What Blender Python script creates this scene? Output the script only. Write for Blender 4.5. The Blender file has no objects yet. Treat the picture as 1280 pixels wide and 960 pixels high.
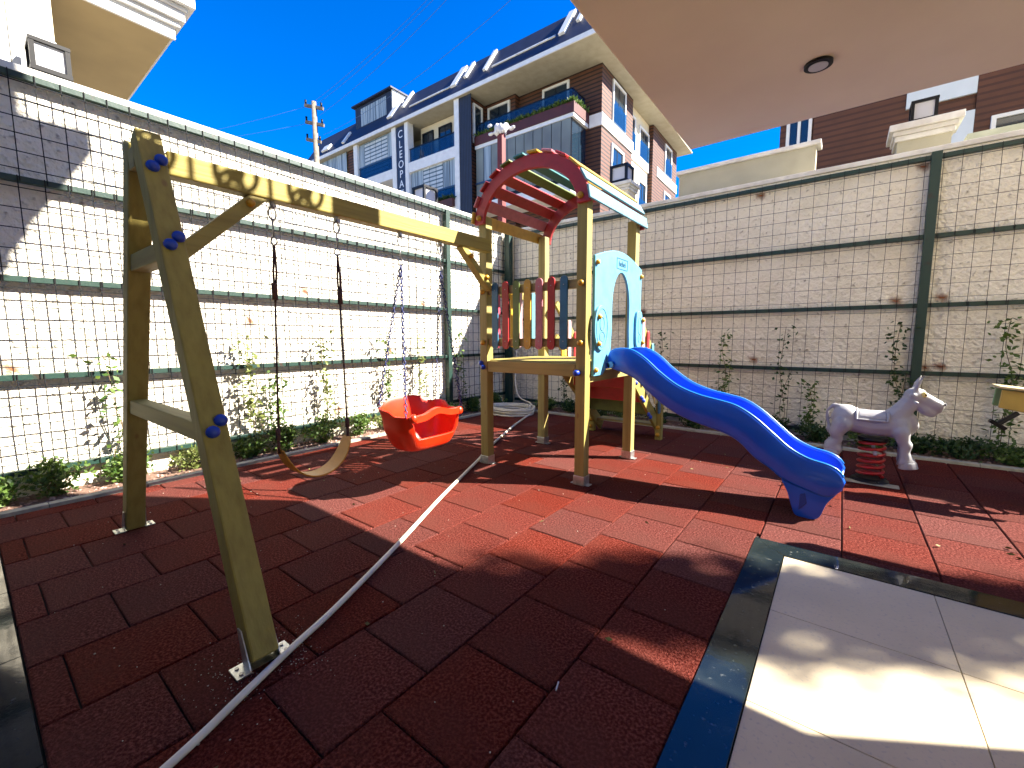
import bpy, bmesh, math, random
from mathutils import Vector, Matrix
random.seed(7)
rad = math.radians
scene = bpy.context.scene
C = scene.collection

# ------------------------------------------------------------------ camera
cd = bpy.data.cameras.new('camera'); cam = bpy.data.objects.new('camera', cd); C.objects.link(cam)
cd.sensor_fit = 'HORIZONTAL'; cd.sensor_width = 36; cd.lens = 15.0104; cd.clip_start = 0.02; cd.clip_end = 2000
_R = Vector((0.792695073, 0.60960965, -0.003255035)); _U = Vector((-0.06260093, 0.086710923, 0.994264723)); _F = Vector((-0.606395617, 0.787944979, -0.106897452))
cam.matrix_world = Matrix(((_R.x, _U.x, -_F.x, 0), (_R.y, _U.y, -_F.y, 0), (_R.z, _U.z, -_F.z, 1.51945), (0, 0, 0, 1)))
scene.camera = cam
# ------------------------------------------------------------------ world, sun, exposure
SUN = Vector((0.96, 0.605, 1.0)).normalized()
w = bpy.data.worlds.new('World'); scene.world = w; w.use_nodes = True
nt = w.node_tree; bg = nt.nodes['Background']
sky = nt.nodes.new('ShaderNodeTexSky'); sky.sky_type = 'NISHITA'; sky.sun_disc = False
sky.sun_elevation = math.asin(SUN.z); sky.sun_rotation = math.atan2(SUN.x, SUN.y)
sky.air_density = 1.0; sky.dust_density = 0.2; sky.ozone_density = 4.0; sky.altitude = 50
hs = nt.nodes.new('ShaderNodeHueSaturation'); hs.inputs['Saturation'].default_value = 1.6; hs.inputs['Hue'].default_value = .518
nt.links.new(sky.outputs[0], hs.inputs['Color']); nt.links.new(hs.outputs[0], bg.inputs[0]); bg.inputs[1].default_value = 0.062
sl = bpy.data.lights.new('sun', 'SUN'); sl.energy = 5.0; sl.angle = rad(0.55); sl.color = (1.0, 0.93, 0.82)
so = bpy.data.objects.new('sun', sl); C.objects.link(so); so.rotation_euler = SUN.to_track_quat('Z', 'Y').to_euler()
scene.view_settings.view_transform = 'Standard'; scene.view_settings.look = 'None'
scene.view_settings.exposure = 2.4; scene.view_settings.gamma = 1
scene.render.engine = 'CYCLES'
scene.cycles.max_bounces = 8; scene.cycles.diffuse_bounces = 5; scene.cycles.transparent_max_bounces = 12

# ------------------------------------------------------------------ helpers
OFF = {}
def tag(o, label=None, cat=None, group=None, kind=None):
    if label: o['label'] = label
    if cat: o['category'] = cat
    if group: o['group'] = group
    if kind: o['kind'] = kind
    return o
def thing(name, loc, label, cat, group=None):
    o = bpy.data.objects.new(name, None); C.objects.link(o); o.location = loc; o.empty_display_size = 0.1
    OFF[o] = Vector(loc); return tag(o, label, cat, group)
class MB:
    def __init__(s): s.v = []; s.f = []; s.s = []
    def add(s, vs, fs, smooth=False):
        n = len(s.v); s.v += [tuple(p) for p in vs]; s.f += [tuple(i + n for i in f) for f in fs]; s.s += [smooth] * len(fs); return s
    def hexa(s, p): return s.add(p, [(0, 3, 2, 1), (4, 5, 6, 7), (0, 1, 5, 4), (1, 2, 6, 5), (2, 3, 7, 6), (3, 0, 4, 7)])
    def box(s, x0, x1, y0, y1, z0, z1):
        return s.hexa([(x0, y0, z0), (x1, y0, z0), (x1, y1, z0), (x0, y1, z0), (x0, y0, z1), (x1, y0, z1), (x1, y1, z1), (x0, y1, z1)])
    def bar(s, a, b, w, h, up=(0, 0, 1)):
        a = Vector(a); b = Vector(b); d = (b - a).normalized(); u = Vector(up); u = (u - d * u.dot(d))
        if u.length < 1e-4: u = Vector((0, 1, 0)); u = u - d * u.dot(d)
        u.normalize(); q = d.cross(u)
        P = [p + q * (i * w / 2) + u * (j * h / 2) for p in (a, b) for i, j in ((-1, -1), (1, -1), (1, 1), (-1, 1))]
        return s.add(P, [(0, 3, 2, 1), (4, 5, 6, 7), (0, 1, 5, 4), (1, 2, 6, 5), (2, 3, 7, 6), (3, 0, 4, 7)])
    def tube(s, pts, r, n=8, closed=False, smooth=True):
        pts = [Vector(p) for p in pts]; m = len(pts); rs = r if isinstance(r, (list, tuple)) else [r] * m
        t0 = (pts[1] - pts[0]).normalized(); u = t0.orthogonal().normalized(); vs = []
        for i, p in enumerate(pts):
            if closed: t = (pts[(i + 1) % m] - pts[i - 1])
            else: t = pts[min(i + 1, m - 1)] - pts[max(i - 1, 0)]
            t.normalize(); u = (u - t * u.dot(t)).normalized(); q = t.cross(u)
            for k in range(n):
                a = 2 * math.pi * k / n; vs.append(p + u * (math.cos(a) * rs[i]) + q * (math.sin(a) * rs[i]))
        fs = []
        for i in range(m if closed else m - 1):
            j = (i + 1) % m
            for k in range(n): fs.append((i * n + k, i * n + (k + 1) % n, j * n + (k + 1) % n, j * n + k))
        s.add(vs, fs, smooth)
        if not closed:
            b = len(s.v) - m * n; s.f += [tuple(b + k for k in range(n))[::-1], tuple(b + (m - 1) * n + k for k in range(n))]; s.s += [False, False]
        return s
    def ball(s, c, r, sc=(1, 1, 1), seg=12, ring=8, half=False, rot=None):
        vs = []; fs = []
        for i in range(ring + 1):
            th = math.pi * i / ring * (0.5 if half else 1)
            for k in range(seg):
                a = 2 * math.pi * k / seg
                p = Vector((r * sc[0] * math.sin(th) * math.cos(a), r * sc[1] * math.sin(th) * math.sin(a), r * sc[2] * math.cos(th)))
                if rot: p = rot @ p
                vs.append(Vector(c) + p)
        for i in range(ring):
            for k in range(seg): fs.append((i * seg + k, (i + 1) * seg + k, (i + 1) * seg + (k + 1) % seg, i * seg + (k + 1) % seg))
        return s.add(vs, fs, True)
    def prism(s, poly, fn, t0, t1, smooth=False):
        n = len(poly); vs = [fn(a, b, t0) for a, b in poly] + [fn(a, b, t1) for a, b in poly]
        fs = [tuple(range(n))[::-1], tuple(range(n, 2 * n))]
        s.add(vs, fs); b = len(s.v) - 2 * n
        for i in range(n):
            j = (i + 1) % n; s.f.append((b + i, b + j, b + n + j, b + n + i)); s.s.append(smooth)
        return s
    def disc(s, c, nrm, r, h, n=16):
        nrm = Vector(nrm).normalized(); return s.tube([Vector(c), Vector(c) + nrm * h], r, n, smooth=True)
    def build(s, name, mat, parent=None, bevel=0, seg=2, kind=None, fixn=True):
        off = OFF.get(parent, Vector((0, 0, 0))) if parent else Vector((0, 0, 0))
        me = bpy.data.meshes.new(name); me.from_pydata([(p[0] - off.x, p[1] - off.y, p[2] - off.z) for p in s.v], [], s.f)
        me.polygons.foreach_set('use_smooth', s.s)
        if fixn:
            bm = bmesh.new(); bm.from_mesh(me); bmesh.ops.recalc_face_normals(bm, faces=bm.faces); bm.to_mesh(me); bm.free()
        me.materials.append(mat); me.update()
        o = bpy.data.objects.new(name, me); C.objects.link(o)
        if parent: o.parent = parent
        OFF[o] = off
        if bevel:
            m = o.modifiers.new('bevel', 'BEVEL'); m.width = bevel; m.segments = seg; m.limit_method = 'ANGLE'; m.angle_limit = rad(40)
        if kind: o['kind'] = kind
        return o
def box(name, mat, parent, *a, bevel=0): return MB().box(*a).build(name, mat, parent, bevel)
def catmull(pts, n=8, closed=False):
    P = [Vector(p) for p in pts]; m = len(P); out = []
    rng = range(m) if closed else range(m - 1)
    for i in rng:
        if closed: a, b, c, d = P[i - 1], P[i], P[(i + 1) % m], P[(i + 2) % m]
        else: a, b, c, d = P[max(i - 1, 0)], P[i], P[i + 1], P[min(i + 2, m - 1)]
        for k in range(n):
            t = k / n; out.append(0.5 * ((2 * b) + (c - a) * t + (2 * a - 5 * b + 4 * c - d) * t * t + (3 * b - a - 3 * c + d) * t ** 3))
    if not closed: out.append(P[-1])
    return out
def copy_tree(o, parent=None):
    c = o.copy(); C.objects.link(c); c.parent = parent; OFF[c] = OFF.get(o, Vector())
    for ch in [x for x in bpy.data.objects if x.parent == o]: copy_tree(ch, c)
    return c

# ------------------------------------------------------------------ materials
def N(nt, t, **k):
    n = nt.nodes.new(t)
    for a, b in k.items(): setattr(n, a, b)
    return n
def mat(name, col, rough=0.6, col2=None, scale=20, detail=4, map=(1, 1, 1), bump=0, bscale=None, metal=0, spec=0.5, rand=0, lo=0.35, hi=0.65, col3=None, scale3=2, lo3=.5, hi3=.7, coat=0, island=None, bdist=.02):
    m = bpy.data.materials.new(name); m.use_nodes = True; t = m.node_tree; L = t.links; b = t.nodes['Principled BSDF']
    b.inputs['Roughness'].default_value = rough; b.inputs['Metallic'].default_value = metal; b.inputs['Specular IOR Level'].default_value = spec
    if coat: b.inputs['Coat Weight'].default_value = coat; b.inputs['Coat Roughness'].default_value = .1
    tc = N(t, 'ShaderNodeTexCoord'); mp = N(t, 'ShaderNodeMapping'); mp.inputs['Scale'].default_value = map
    L.new(tc.outputs['Object'], mp.inputs['Vector']); vec = mp.outputs[0]
    rgb = N(t, 'ShaderNodeRGB'); rgb.outputs[0].default_value = (*col, 1); cur = rgb.outputs[0]
    def mixin(c2, sc, l, h, cur):
        nz = N(t, 'ShaderNodeTexNoise'); nz.inputs['Scale'].default_value = sc; nz.inputs['Detail'].default_value = detail; L.new(vec, nz.inputs['Vector'])
        mr = N(t, 'ShaderNodeMapRange'); mr.inputs[1].default_value = l; mr.inputs[2].default_value = h; L.new(nz.outputs['Fac'], mr.inputs[0])
        mx = N(t, 'ShaderNodeMix', data_type='RGBA'); L.new(mr.outputs[0], mx.inputs[0]); L.new(cur, mx.inputs[6]); mx.inputs[7].default_value = (*c2, 1); return mx.outputs[2]
    if island:
        gi = N(t, 'ShaderNodeNewGeometry'); mx = N(t, 'ShaderNodeMix', data_type='RGBA'); L.new(gi.outputs['Random Per Island'], mx.inputs[0]); L.new(cur, mx.inputs[6]); mx.inputs[7].default_value = (*island, 1); cur = mx.outputs[2]
    if col2: cur = mixin(col2, scale, lo, hi, cur)
    if col3: cur = mixin(col3, scale3, lo3, hi3, cur)
    if rand:
        oi = N(t, 'ShaderNodeObjectInfo'); h = N(t, 'ShaderNodeHueSaturation')
        a = N(t, 'ShaderNodeMapRange'); a.inputs[3].default_value = 1 - rand; a.inputs[4].default_value = 1 + rand; L.new(oi.outputs['Random'], a.inputs[0])
        L.new(a.outputs[0], h.inputs['Value']); mm = N(t, 'ShaderNodeMath', operation='MULTIPLY'); mm.inputs[1].default_value = 7.3; L.new(oi.outputs['Random'], mm.inputs[0])
        fr = N(t, 'ShaderNodeMath', operation='FRACT'); L.new(mm.outputs[0], fr.inputs[0]); a2 = N(t, 'ShaderNodeMapRange'); a2.inputs[3].default_value = 1 - rand * 1.6; a2.inputs[4].default_value = 1 + rand * .5; L.new(fr.outputs[0], a2.inputs[0]); L.new(a2.outputs[0], h.inputs['Saturation'])
        L.new(cur, h.inputs['Color']); cur = h.outputs[0]
    L.new(cur, b.inputs['Base Color'])
    if bump:
        nz = N(t, 'ShaderNodeTexNoise'); nz.inputs['Scale'].default_value = bscale or scale; nz.inputs['Detail'].default_value = 6; L.new(vec, nz.inputs['Vector'])
        bp = N(t, 'ShaderNodeBump'); bp.inputs['Strength'].default_value = bump; bp.inputs['Distance'].default_value = bdist; L.new(nz.outputs['Fac'], bp.inputs['Height']); L.new(bp.outputs[0], b.inputs['Normal'])
    return m
def wood(name, col, dark, axis):
    s = {'x': (1, 22, 22), 'y': (22, 1, 22), 'z': (22, 22, 1)}[axis]
    m = mat(name, col, .65, dark, 1.0, 3, s, bump=.15, bscale=2.5, lo=.4, hi=.75, rand=.08)
    t = m.node_tree; L = t.links; b = t.nodes['Principled BSDF']; src = b.inputs['Base Color'].links[0].from_socket
    tc = N(t, 'ShaderNodeTexCoord'); mp = N(t, 'ShaderNodeMapping'); mp.inputs['Scale'].default_value = {'x': (.45, 1, 1), 'y': (1, .45, 1), 'z': (1, 1, .45)}[axis]; L.new(tc.outputs['Object'], mp.inputs[0])
    vo = N(t, 'ShaderNodeTexVoronoi'); vo.inputs['Scale'].default_value = 7; L.new(mp.outputs[0], vo.inputs['Vector'])
    mr = N(t, 'ShaderNodeMapRange'); mr.inputs[1].default_value = .05; mr.inputs[2].default_value = .13; mr.inputs[3].default_value = .75; mr.inputs[4].default_value = 0; L.new(vo.outputs['Distance'], mr.inputs[0])
    mx = N(t, 'ShaderNodeMix', data_type='RGBA'); L.new(mr.outputs[0], mx.inputs[0]); L.new(src, mx.inputs[6]); mx.inputs[7].default_value = (.2, .11, .03, 1); L.new(mx.outputs[2], b.inputs['Base Color'])
    return m
WC, WD = (.31, .25, .05), (.225, .17, .03)
WX, WY, WZ = wood('wood_x', WC, WD, 'x'), wood('wood_y', WC, WD, 'y'), wood('wood_z', WC, WD, 'z')
def paint(name, col, rough=.45):
    col = tuple(c * .8 for c in col)
    return mat(name, col, rough, tuple(c * .72 for c in col), 14, 5, bump=.05, bscale=60, lo=.45, hi=.8, rand=.05)
P_RED = paint('paint_red', (.42, .012, .014)); P_BLUE = paint('paint_blue', (.03, .16, .28)); P_GREEN = paint('paint_green', (.13, .19, .03)); P_YEL = paint('paint_yellow', (.62, .36, .02))
P_PINK = paint('paint_pink', (.55, .17, .2)); P_TEAL = paint('paint_teal', (.02, .2, .2)); P_HOT = paint('paint_hotpink', (.6, .04, .1)); P_LB = paint('paint_light_blue', (.12, .32, .40)); P_CREAM = paint('paint_cream', (.6, .5, .25)); P_PW = paint('paint_pale_pink', (.65, .4, .42))
PANEL = mat('panel_cyan', (.10, .30, .42), .5, (.07, .25, .38), 9, 6, lo=.4, hi=.8, bump=.06, bscale=70)
SLIDE = mat('slide_blue_plastic', (.002, .092, .62), .28, (.002, .08, .56), 4, 3, bump=.02, bscale=40, coat=.2)
BUCKET = mat('bucket_red_plastic', (.60, .022, .003), .35, (.54, .03, .004), 8, 3)
BELT = mat('belt_yellow_plastic', (.52, .215, .004), .5, (.45, .18, .004), 12, 4)
BLUECAP = mat('cap_blue', (.006, .04, .36), .4); YELCAP = mat('cap_yellow', (.45, .23, .006), .4)
GALV = mat('galvanised', (.6, .62, .6), .35, (.42, .44, .43), 30, 4, metal=.85)
STEEL = mat('steel', (.32, .32, .32), .4, metal=.9)
ROPE = mat('rope_brown', (.05, .022, .02), .9, (.1, .04, .03), 90, 2)
CHAIN = mat('chain_blue', (.006, .012, .08), .45, (.03, .04, .14), 40, 2)
TILE = mat('rubber_tile', (.066, .0085, .005), .92, (.20, .046, .032), 75, 5, lo=.42, hi=.70, col3=(.095, .026, .018), scale3=2.2, lo3=.45, hi3=.8, bump=.8, bscale=140, rand=.10, spec=.06)
SUB = mat('floor_joint', (.010, .003, .002), .95, (.02, .01, .007), 8)
SOIL = mat('soil', (.10, .052, .034), 1, (.2, .12, .085), 30, 6, bump=.8, bscale=35)
KERB = mat('kerb_stone', (.38, .36, .28), .7, (.27, .26, .2), 12, 5, bump=.2, bscale=50)
MARBLE = mat('dark_marble', (.010, .015, .015), .07, (.03, .038, .036), 3, 8, lo=.5, hi=.75, col3=(.12, .13, .12), scale3=34, lo3=.63, hi3=.85, bump=.02, bscale=18)
PAVE = mat('cream_paving', (.58, .49, .335), .38, (.50, .42, .28), 1.6, 5, lo=.4, hi=.7, col3=(.42, .37, .3), scale3=55, lo3=.56, hi3=.74, bump=.06, bscale=120, rand=.03)
WALL = mat('rough_white_wall', (.82, .77, .64), .95, (.72, .665, .53), 2.2, 8, lo=.45, hi=.75, col3=(.20, .17, .12), scale3=17, lo3=.60, hi3=.78, bump=1.0, bscale=17, bdist=.06)
COPE = mat('coping_render', (.72, .70, .63), .85, (.55, .52, .46), 5, 6, bump=.15, bscale=40)
FENCE = mat('fence_green', (.006, .030, .021), .5, (.025, .013, .007), 9, 6, lo=.62, hi=.74, bump=.1, bscale=30)
WIRE = mat('fence_wire', (.006, .007, .008), .7, spec=.2)
CEIL = mat('balcony_ceiling', (.74, .63, .46), .85, (.66, .55, .40), 1.2, 6, bump=.04, bscale=60)
CREAM = mat('cream_render', (.70, .62, .46), .85, (.64, .56, .41), 2, 4, bump=.1, bscale=90)
WHITE = mat('white_render', (.78, .77, .73), .7, (.70, .69, .65), 3, 4)
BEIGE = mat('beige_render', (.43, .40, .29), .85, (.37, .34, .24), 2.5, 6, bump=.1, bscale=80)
BLACK = mat('lantern_black', (.004, .004, .005), .45, spec=.3)
OPAL = mat('lantern_glass', (.5, .5, .52), .2)
ROOF = mat('roof_navy', (.008, .012, .03), .6, (.014, .02, .045), 2, 4)
def cladding(name, c1, c2, per, z=True):
    m = mat(name, c1, .7, tuple(x * .8 for x in c1), 3, 4); t = m.node_tree; L = t.links; b = t.nodes['Principled BSDF']; src = b.inputs['Base Color'].links[0].from_socket
    tc = N(t, 'ShaderNodeTexCoord'); sx = N(t, 'ShaderNodeSeparateXYZ'); L.new(tc.outputs['Object'], sx.inputs[0])
    dv = N(t, 'ShaderNodeMath', operation='DIVIDE'); dv.inputs[1].default_value = per; L.new(sx.outputs['Z' if z else 'X'], dv.inputs[0])
    fr = N(t, 'ShaderNodeMath', operation='FRACT'); L.new(dv.outputs[0], fr.inputs[0]); gt = N(t, 'ShaderNodeMath', operation='GREATER_THAN'); gt.inputs[1].default_value = .64; L.new(fr.outputs[0], gt.inputs[0])
    mx = N(t, 'ShaderNodeMix', data_type='RGBA'); L.new(gt.outputs[0], mx.inputs[0]); L.new(src, mx.inputs[6]); mx.inputs[7].default_value = (*c2, 1); L.new(mx.outputs[2], b.inputs['Base Color'])
    bp = N(t, 'ShaderNodeBump'); bp.inputs['Strength'].default_value = .6; bp.inputs['Distance'].default_value = .03; bp.invert = True; L.new(gt.outputs[0], bp.inputs['Height']); L.new(bp.outputs[0], b.inputs['Normal'])
    return m
CLAD = cladding('brown_cladding', (.11, .038, .016), (.016, .006, .003), .2)
CLAD2 = cladding('brown_boarding', (.105, .036, .015), (.055, .018, .008), .13)
RIB = cladding('dark_rib', (.02, .03, .06), (.005, .007, .015), .12, False)
GLASSD = mat('window_glass', (.012, .025, .04), .04, spec=.9)
GLASSB = mat('balcony_glass', (.015, .055, .12), .05, spec=.8)
def sheer(m, f, tint):
    t = m.node_tree; b = t.nodes['Principled BSDF']; tr = N(t, 'ShaderNodeBsdfTransparent'); tr.inputs[0].default_value = (*tint, 1); mx = N(t, 'ShaderNodeMixShader'); mx.inputs[0].default_value = f
    t.links.new(b.outputs[0], mx.inputs[1]); t.links.new(tr.outputs[0], mx.inputs[2]); t.links.new(mx.outputs[0], t.nodes['Material Output'].inputs[0])
sheer(GLASSB, .55, (.45, .65, .85))
GLASSG = mat('bay_glass', (.24, .27, .24), .3, (.14, .15, .15), .5, 2, spec=.15)
BLIND = cladding('zebra_blind', (.55, .6, .62), (.10, .16, .20), .24)
CURT = mat('curtain', (.35, .42, .45), .6, (.15, .2, .24), 1, 2, (9, 9, .2), lo=.45, hi=.55)
PLANTER = mat('planter_maroon', (.085, .017, .013), .6, (.065, .014, .010), 2, 3)
def leafm(name, c1, c2):
    m = mat(name, c1, .55, island=c2); b = m.node_tree.nodes['Principled BSDF']; b.inputs['Subsurface Weight'].default_value = 0
    t = m.node_tree; tr = N(t, 'ShaderNodeBsdfTranslucent'); mx = N(t, 'ShaderNodeMixShader'); mx.inputs[0].default_value = .3
    t.links.new(b.inputs['Base Color'].links[0].from_socket, tr.inputs[0]); t.links.new(b.outputs[0], mx.inputs[1]); t.links.new(tr.outputs[0], mx.inputs[2]); t.links.new(mx.outputs[0], t.nodes['Material Output'].inputs[0]); return m
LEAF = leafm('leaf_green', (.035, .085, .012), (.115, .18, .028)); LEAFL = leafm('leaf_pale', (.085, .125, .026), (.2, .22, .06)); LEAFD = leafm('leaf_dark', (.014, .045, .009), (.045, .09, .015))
STEM = mat('stem', (.12, .08, .04), .9)
HOSE = mat('hose_cream', (.76, .71, .55), .5, (.66, .61, .46), 6, 3)
DONK = mat('donkey_grey_plastic', (.34, .335, .335), .45, (.28, .275, .275), 6, 5, lo=.45, hi=.7, bump=.08, bscale=30)
SPRING = mat('spring_red', (.42, .01, .01), .4, (.3, .01, .01), 20, 3)

# ------------------------------------------------------------------ ground, floor tiles, terrace
tag(MB().box(-300, 300, -120, 500, -.3, -.06).build('ground', mat('ground_dirt', (.25, .22, .18), .95, (.2, .18, .14), .5)), kind='structure')
X0, Y0, TS = -1.409, 1.4406, .5
XA, XB, YA, YB = -5.62, 3.2, .07, 7.2
BX, BY = -.43, 3.6     # terrace corner
sub = MB().box(XA, BX, YA, YB, -.055, -.022).box(BX, XB, BY, YB, -.055, -.022).build('playground_floor', SUB); tag(sub, kind='structure')
cache = {}; rt = random.Random(3)
def tile(x0, x1, y0, y1):
    g = .0035; sx, sy = round(x1 - x0 - 2 * g, 3), round(y1 - y0 - 2 * g, 3)
    if sx < .03 or sy < .03: return
    k = (sx, sy)
    if k not in cache:
        b = .006; hx, hy = sx / 2, sy / 2; v = []
        for z, e in ((-.03, 0), (-.006, 0), (0, b)): v += [(-hx + e, -hy + e, z), (hx - e, -hy + e, z), (hx - e, hy - e, z), (-hx + e, hy - e, z)]
        f = [(8, 9, 10, 11)]
        for a in (0, 4):
            for i in range(4): f.append((a + i, a + (i + 1) % 4, a + 4 + (i + 1) % 4, a + 4 + i))
        me = bpy.data.meshes.new('tile'); me.from_pydata(v, [], f); me.materials.append(TILE); cache[k] = me
    o = bpy.data.objects.new('tile', cache[k]); C.objects.link(o); o.parent = sub
    o.location = ((x0 + x1) / 2, (y0 + y1) / 2, rt.uniform(-.002, .001)); o.rotation_euler = (rt.uniform(-.003, .003), rt.uniform(-.003, .003), rt.uniform(-.003, .003))
for i in range(-9, 10):
    x0 = X0 + i * TS; x1 = x0 + TS
    for j in range(-4, 13):
        y0 = Y0 + j * TS + (.25 if i % 2 else 0); y1 = y0 + TS
        a0, a1, b0, b1 = max(x0, XA), min(x1, XB), max(y0, YA), min(y1, YB)
        if a1 - a0 < .02 or b1 - b0 < .02: continue
        if b0 < BY and a1 > BX:
            if a0 < BX - .1: a1 = BX
            else:
                b0 = max(b0, BY)
                if b1 - b0 < .02: continue
        tile(a0, a1, b0, b1)
# terrace with dark marble border
ter = tag(MB().box(BX, XB, -3, BY, -.055, -.02).build('terrace', SUB), kind='structure')
def slab(name, m, x0, x1, y0, y1, z=.004, par=ter): return MB().box(x0, x1, y0, y1, -.019, z).build(name, m, par, .002, 1)
MB().prism([(BX, BY), (BX + .2, BY - .2), (XB, BY - .2), (XB, BY)], lambda a, b, t: (a, b, t), -.019, .006).build('border_slab', MARBLE, ter, .002, 1)
MB().prism([(BX, BY - .003), (BX, -.6), (BX + .2, -.6), (BX + .2, BY - .203)], lambda a, b, t: (a, b, t), -.019, .006).build('border_slab', MARBLE, ter, .002, 1)
xs = [BX + .203, .525, 1.28, 2.03, XB]; ys = [BY - .203, 2.66, 1.905, 1.15, .4, -.35, -1.1, -3]
for a, b in zip(xs, xs[1:]):
    for c, d in zip(ys, ys[1:]): slab('paving_slab', PAVE, a + .0015, b - .0015, d + .0015, c - .0015, .001)
par2 = tag(MB().box(-9, BX - .003, -3, YA - .002, -.055, -.02).build('marble_path', SUB), kind='structure')
for k in range(6): MB().box(-5.62 + k * .86, -5.62 + (k + 1) * .86 - .003, -.6, YA - .004, -.019, .002).build('marble_slab', MARBLE, par2, .002, 1)
MB().box(-9, BX - .01, -3, -.604, -.019, 0).build('paving_field', PAVE, par2)
# planting beds
bed = MB(); bed.box(-6.214, -5.72, -3, 7.914, -.1, .0).box(-5.719, 4, 7.3, 7.914, -.1, .0)
bed = tag(bed.build('planting_bed', SOIL), kind='structure')
n = 0
for k in range(12):
    MB().box(-5.718, -5.624, -1 + k * .7, -1 + (k + 1) * .7 - .004, -.06, .03).build('kerb_stone', KERB, bed, .004, 1)
for k in range(13):
    MB().box(-5.62 + k * .7, -5.62 + (k + 1) * .7 - .004, 7.203, 7.298, -.06, .03).build('kerb_stone', KERB, bed, .004, 1)
pb = MB(); rp = random.Random(5)
for k in range(1500):
    if rp.random() < .6: x, y = rp.uniform(-6.19, -5.75), rp.uniform(0, 7.88)
    else: x, y = rp.uniform(-5.7, 3), rp.uniform(7.33, 7.89)
    pb.ball((x, y, .0), rp.uniform(.008, .024), (1, rp.uniform(.6, 1.2), .7), 5, 4)
tag(pb.build('gravel', mat('pebble', (.4, .3, .25), .9, island=(.2, .1, .08)), bed, fixn=False), kind='stuff')

# ------------------------------------------------------------------ boundary walls and fences
wl = thing('boundary_wall', (-6.4, 3, 0), 'rough white masonry wall in full sun behind the swings', 'wall', 'playground walls')
MB().box(-6.42, -6.215, -6, 8.12, -.06, 3.98).build('wall_face', WALL, wl)
MB().box(-6.47, -6.19, -6, 8.17, 3.983, 4.05).build('coping', COPE, wl, .008)
wr = thing('boundary_wall', (0, 8.1, 0), 'shaded off white masonry wall behind the slide and the donkey rider', 'wall', 'playground walls')
MB().box(-6.212, 14, 7.915, 8.12, -.06, 3.88).build('wall_face', WALL, wr)
MB().box(-6.187, 14, 7.89, 8.17, 3.883, 3.95).build('coping', COPE, wr, .008)
# rust stains on the render beside the rails
RUST = mat('rust_stain', (.30, .11, .035), .95, (.16, .05, .02), 30, 4)
def _rust():
    t = RUST.node_tree; L = t.links; b = t.nodes['Principled BSDF']; tc = N(t, 'ShaderNodeTexCoord'); ln = N(t, 'ShaderNodeVectorMath', operation='LENGTH'); nz = N(t, 'ShaderNodeTexNoise'); nz.inputs['Scale'].default_value = 14; nz.inputs['Detail'].default_value = 6
    L.new(tc.outputs['Object'], ln.inputs[0]); L.new(tc.outputs['Object'], nz.inputs['Vector']); ad = N(t, 'ShaderNodeMath', operation='MULTIPLY_ADD'); ad.inputs[1].default_value = .16; L.new(nz.outputs['Fac'], ad.inputs[0]); L.new(ln.outputs['Value'], ad.inputs[2])
    mr = N(t, 'ShaderNodeMapRange'); mr.inputs[1].default_value = .08; mr.inputs[2].default_value = .165; mr.inputs[3].default_value = .85; mr.inputs[4].default_value = 0; L.new(ad.outputs[0], mr.inputs[0])
    tr = N(t, 'ShaderNodeBsdfTransparent'); mx = N(t, 'ShaderNodeMixShader'); L.new(mr.outputs[0], mx.inputs[0]); L.new(tr.outputs[0], mx.inputs[1]); L.new(b.outputs[0], mx.inputs[2]); L.new(mx.outputs[0], t.nodes['Material Output'].inputs[0])
_rust()
def stain(par, p, axis, s=.13):
    me = bpy.data.meshes.new('rust_stain'); me.from_pydata([(0, -s, -s), (0, s, -s), (0, s, s), (0, -s, s)] if axis == 'x' else [(-s, 0, -s), (s, 0, -s), (s, 0, s), (-s, 0, s)], [], [(0, 1, 2, 3)]); me.materials.append(RUST)
    o = bpy.data.objects.new('rust_stain', me); C.objects.link(o); o.parent = par; o.location = Vector(p) - OFF[par]
for y, z in ((1.75, 1.30), (1.9, .42), (3.15, 2.2), (4.6, 1.3), (2.4, 1.75), (5.35, 2.15), (.3, 1.24), (3.6, .42)): stain(wl, (-6.2125, y, z), 'x')
for x, z in ((-2.98, 1.99), (-1.12, 1.15), (.55, 2.0), (1.0, 2.02), (.92, 1.1), (.70, 3.72), (-1.15, 3.72), (1.05, 1.12)): stain(wr, (x, 7.9125, z), 'y')
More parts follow.
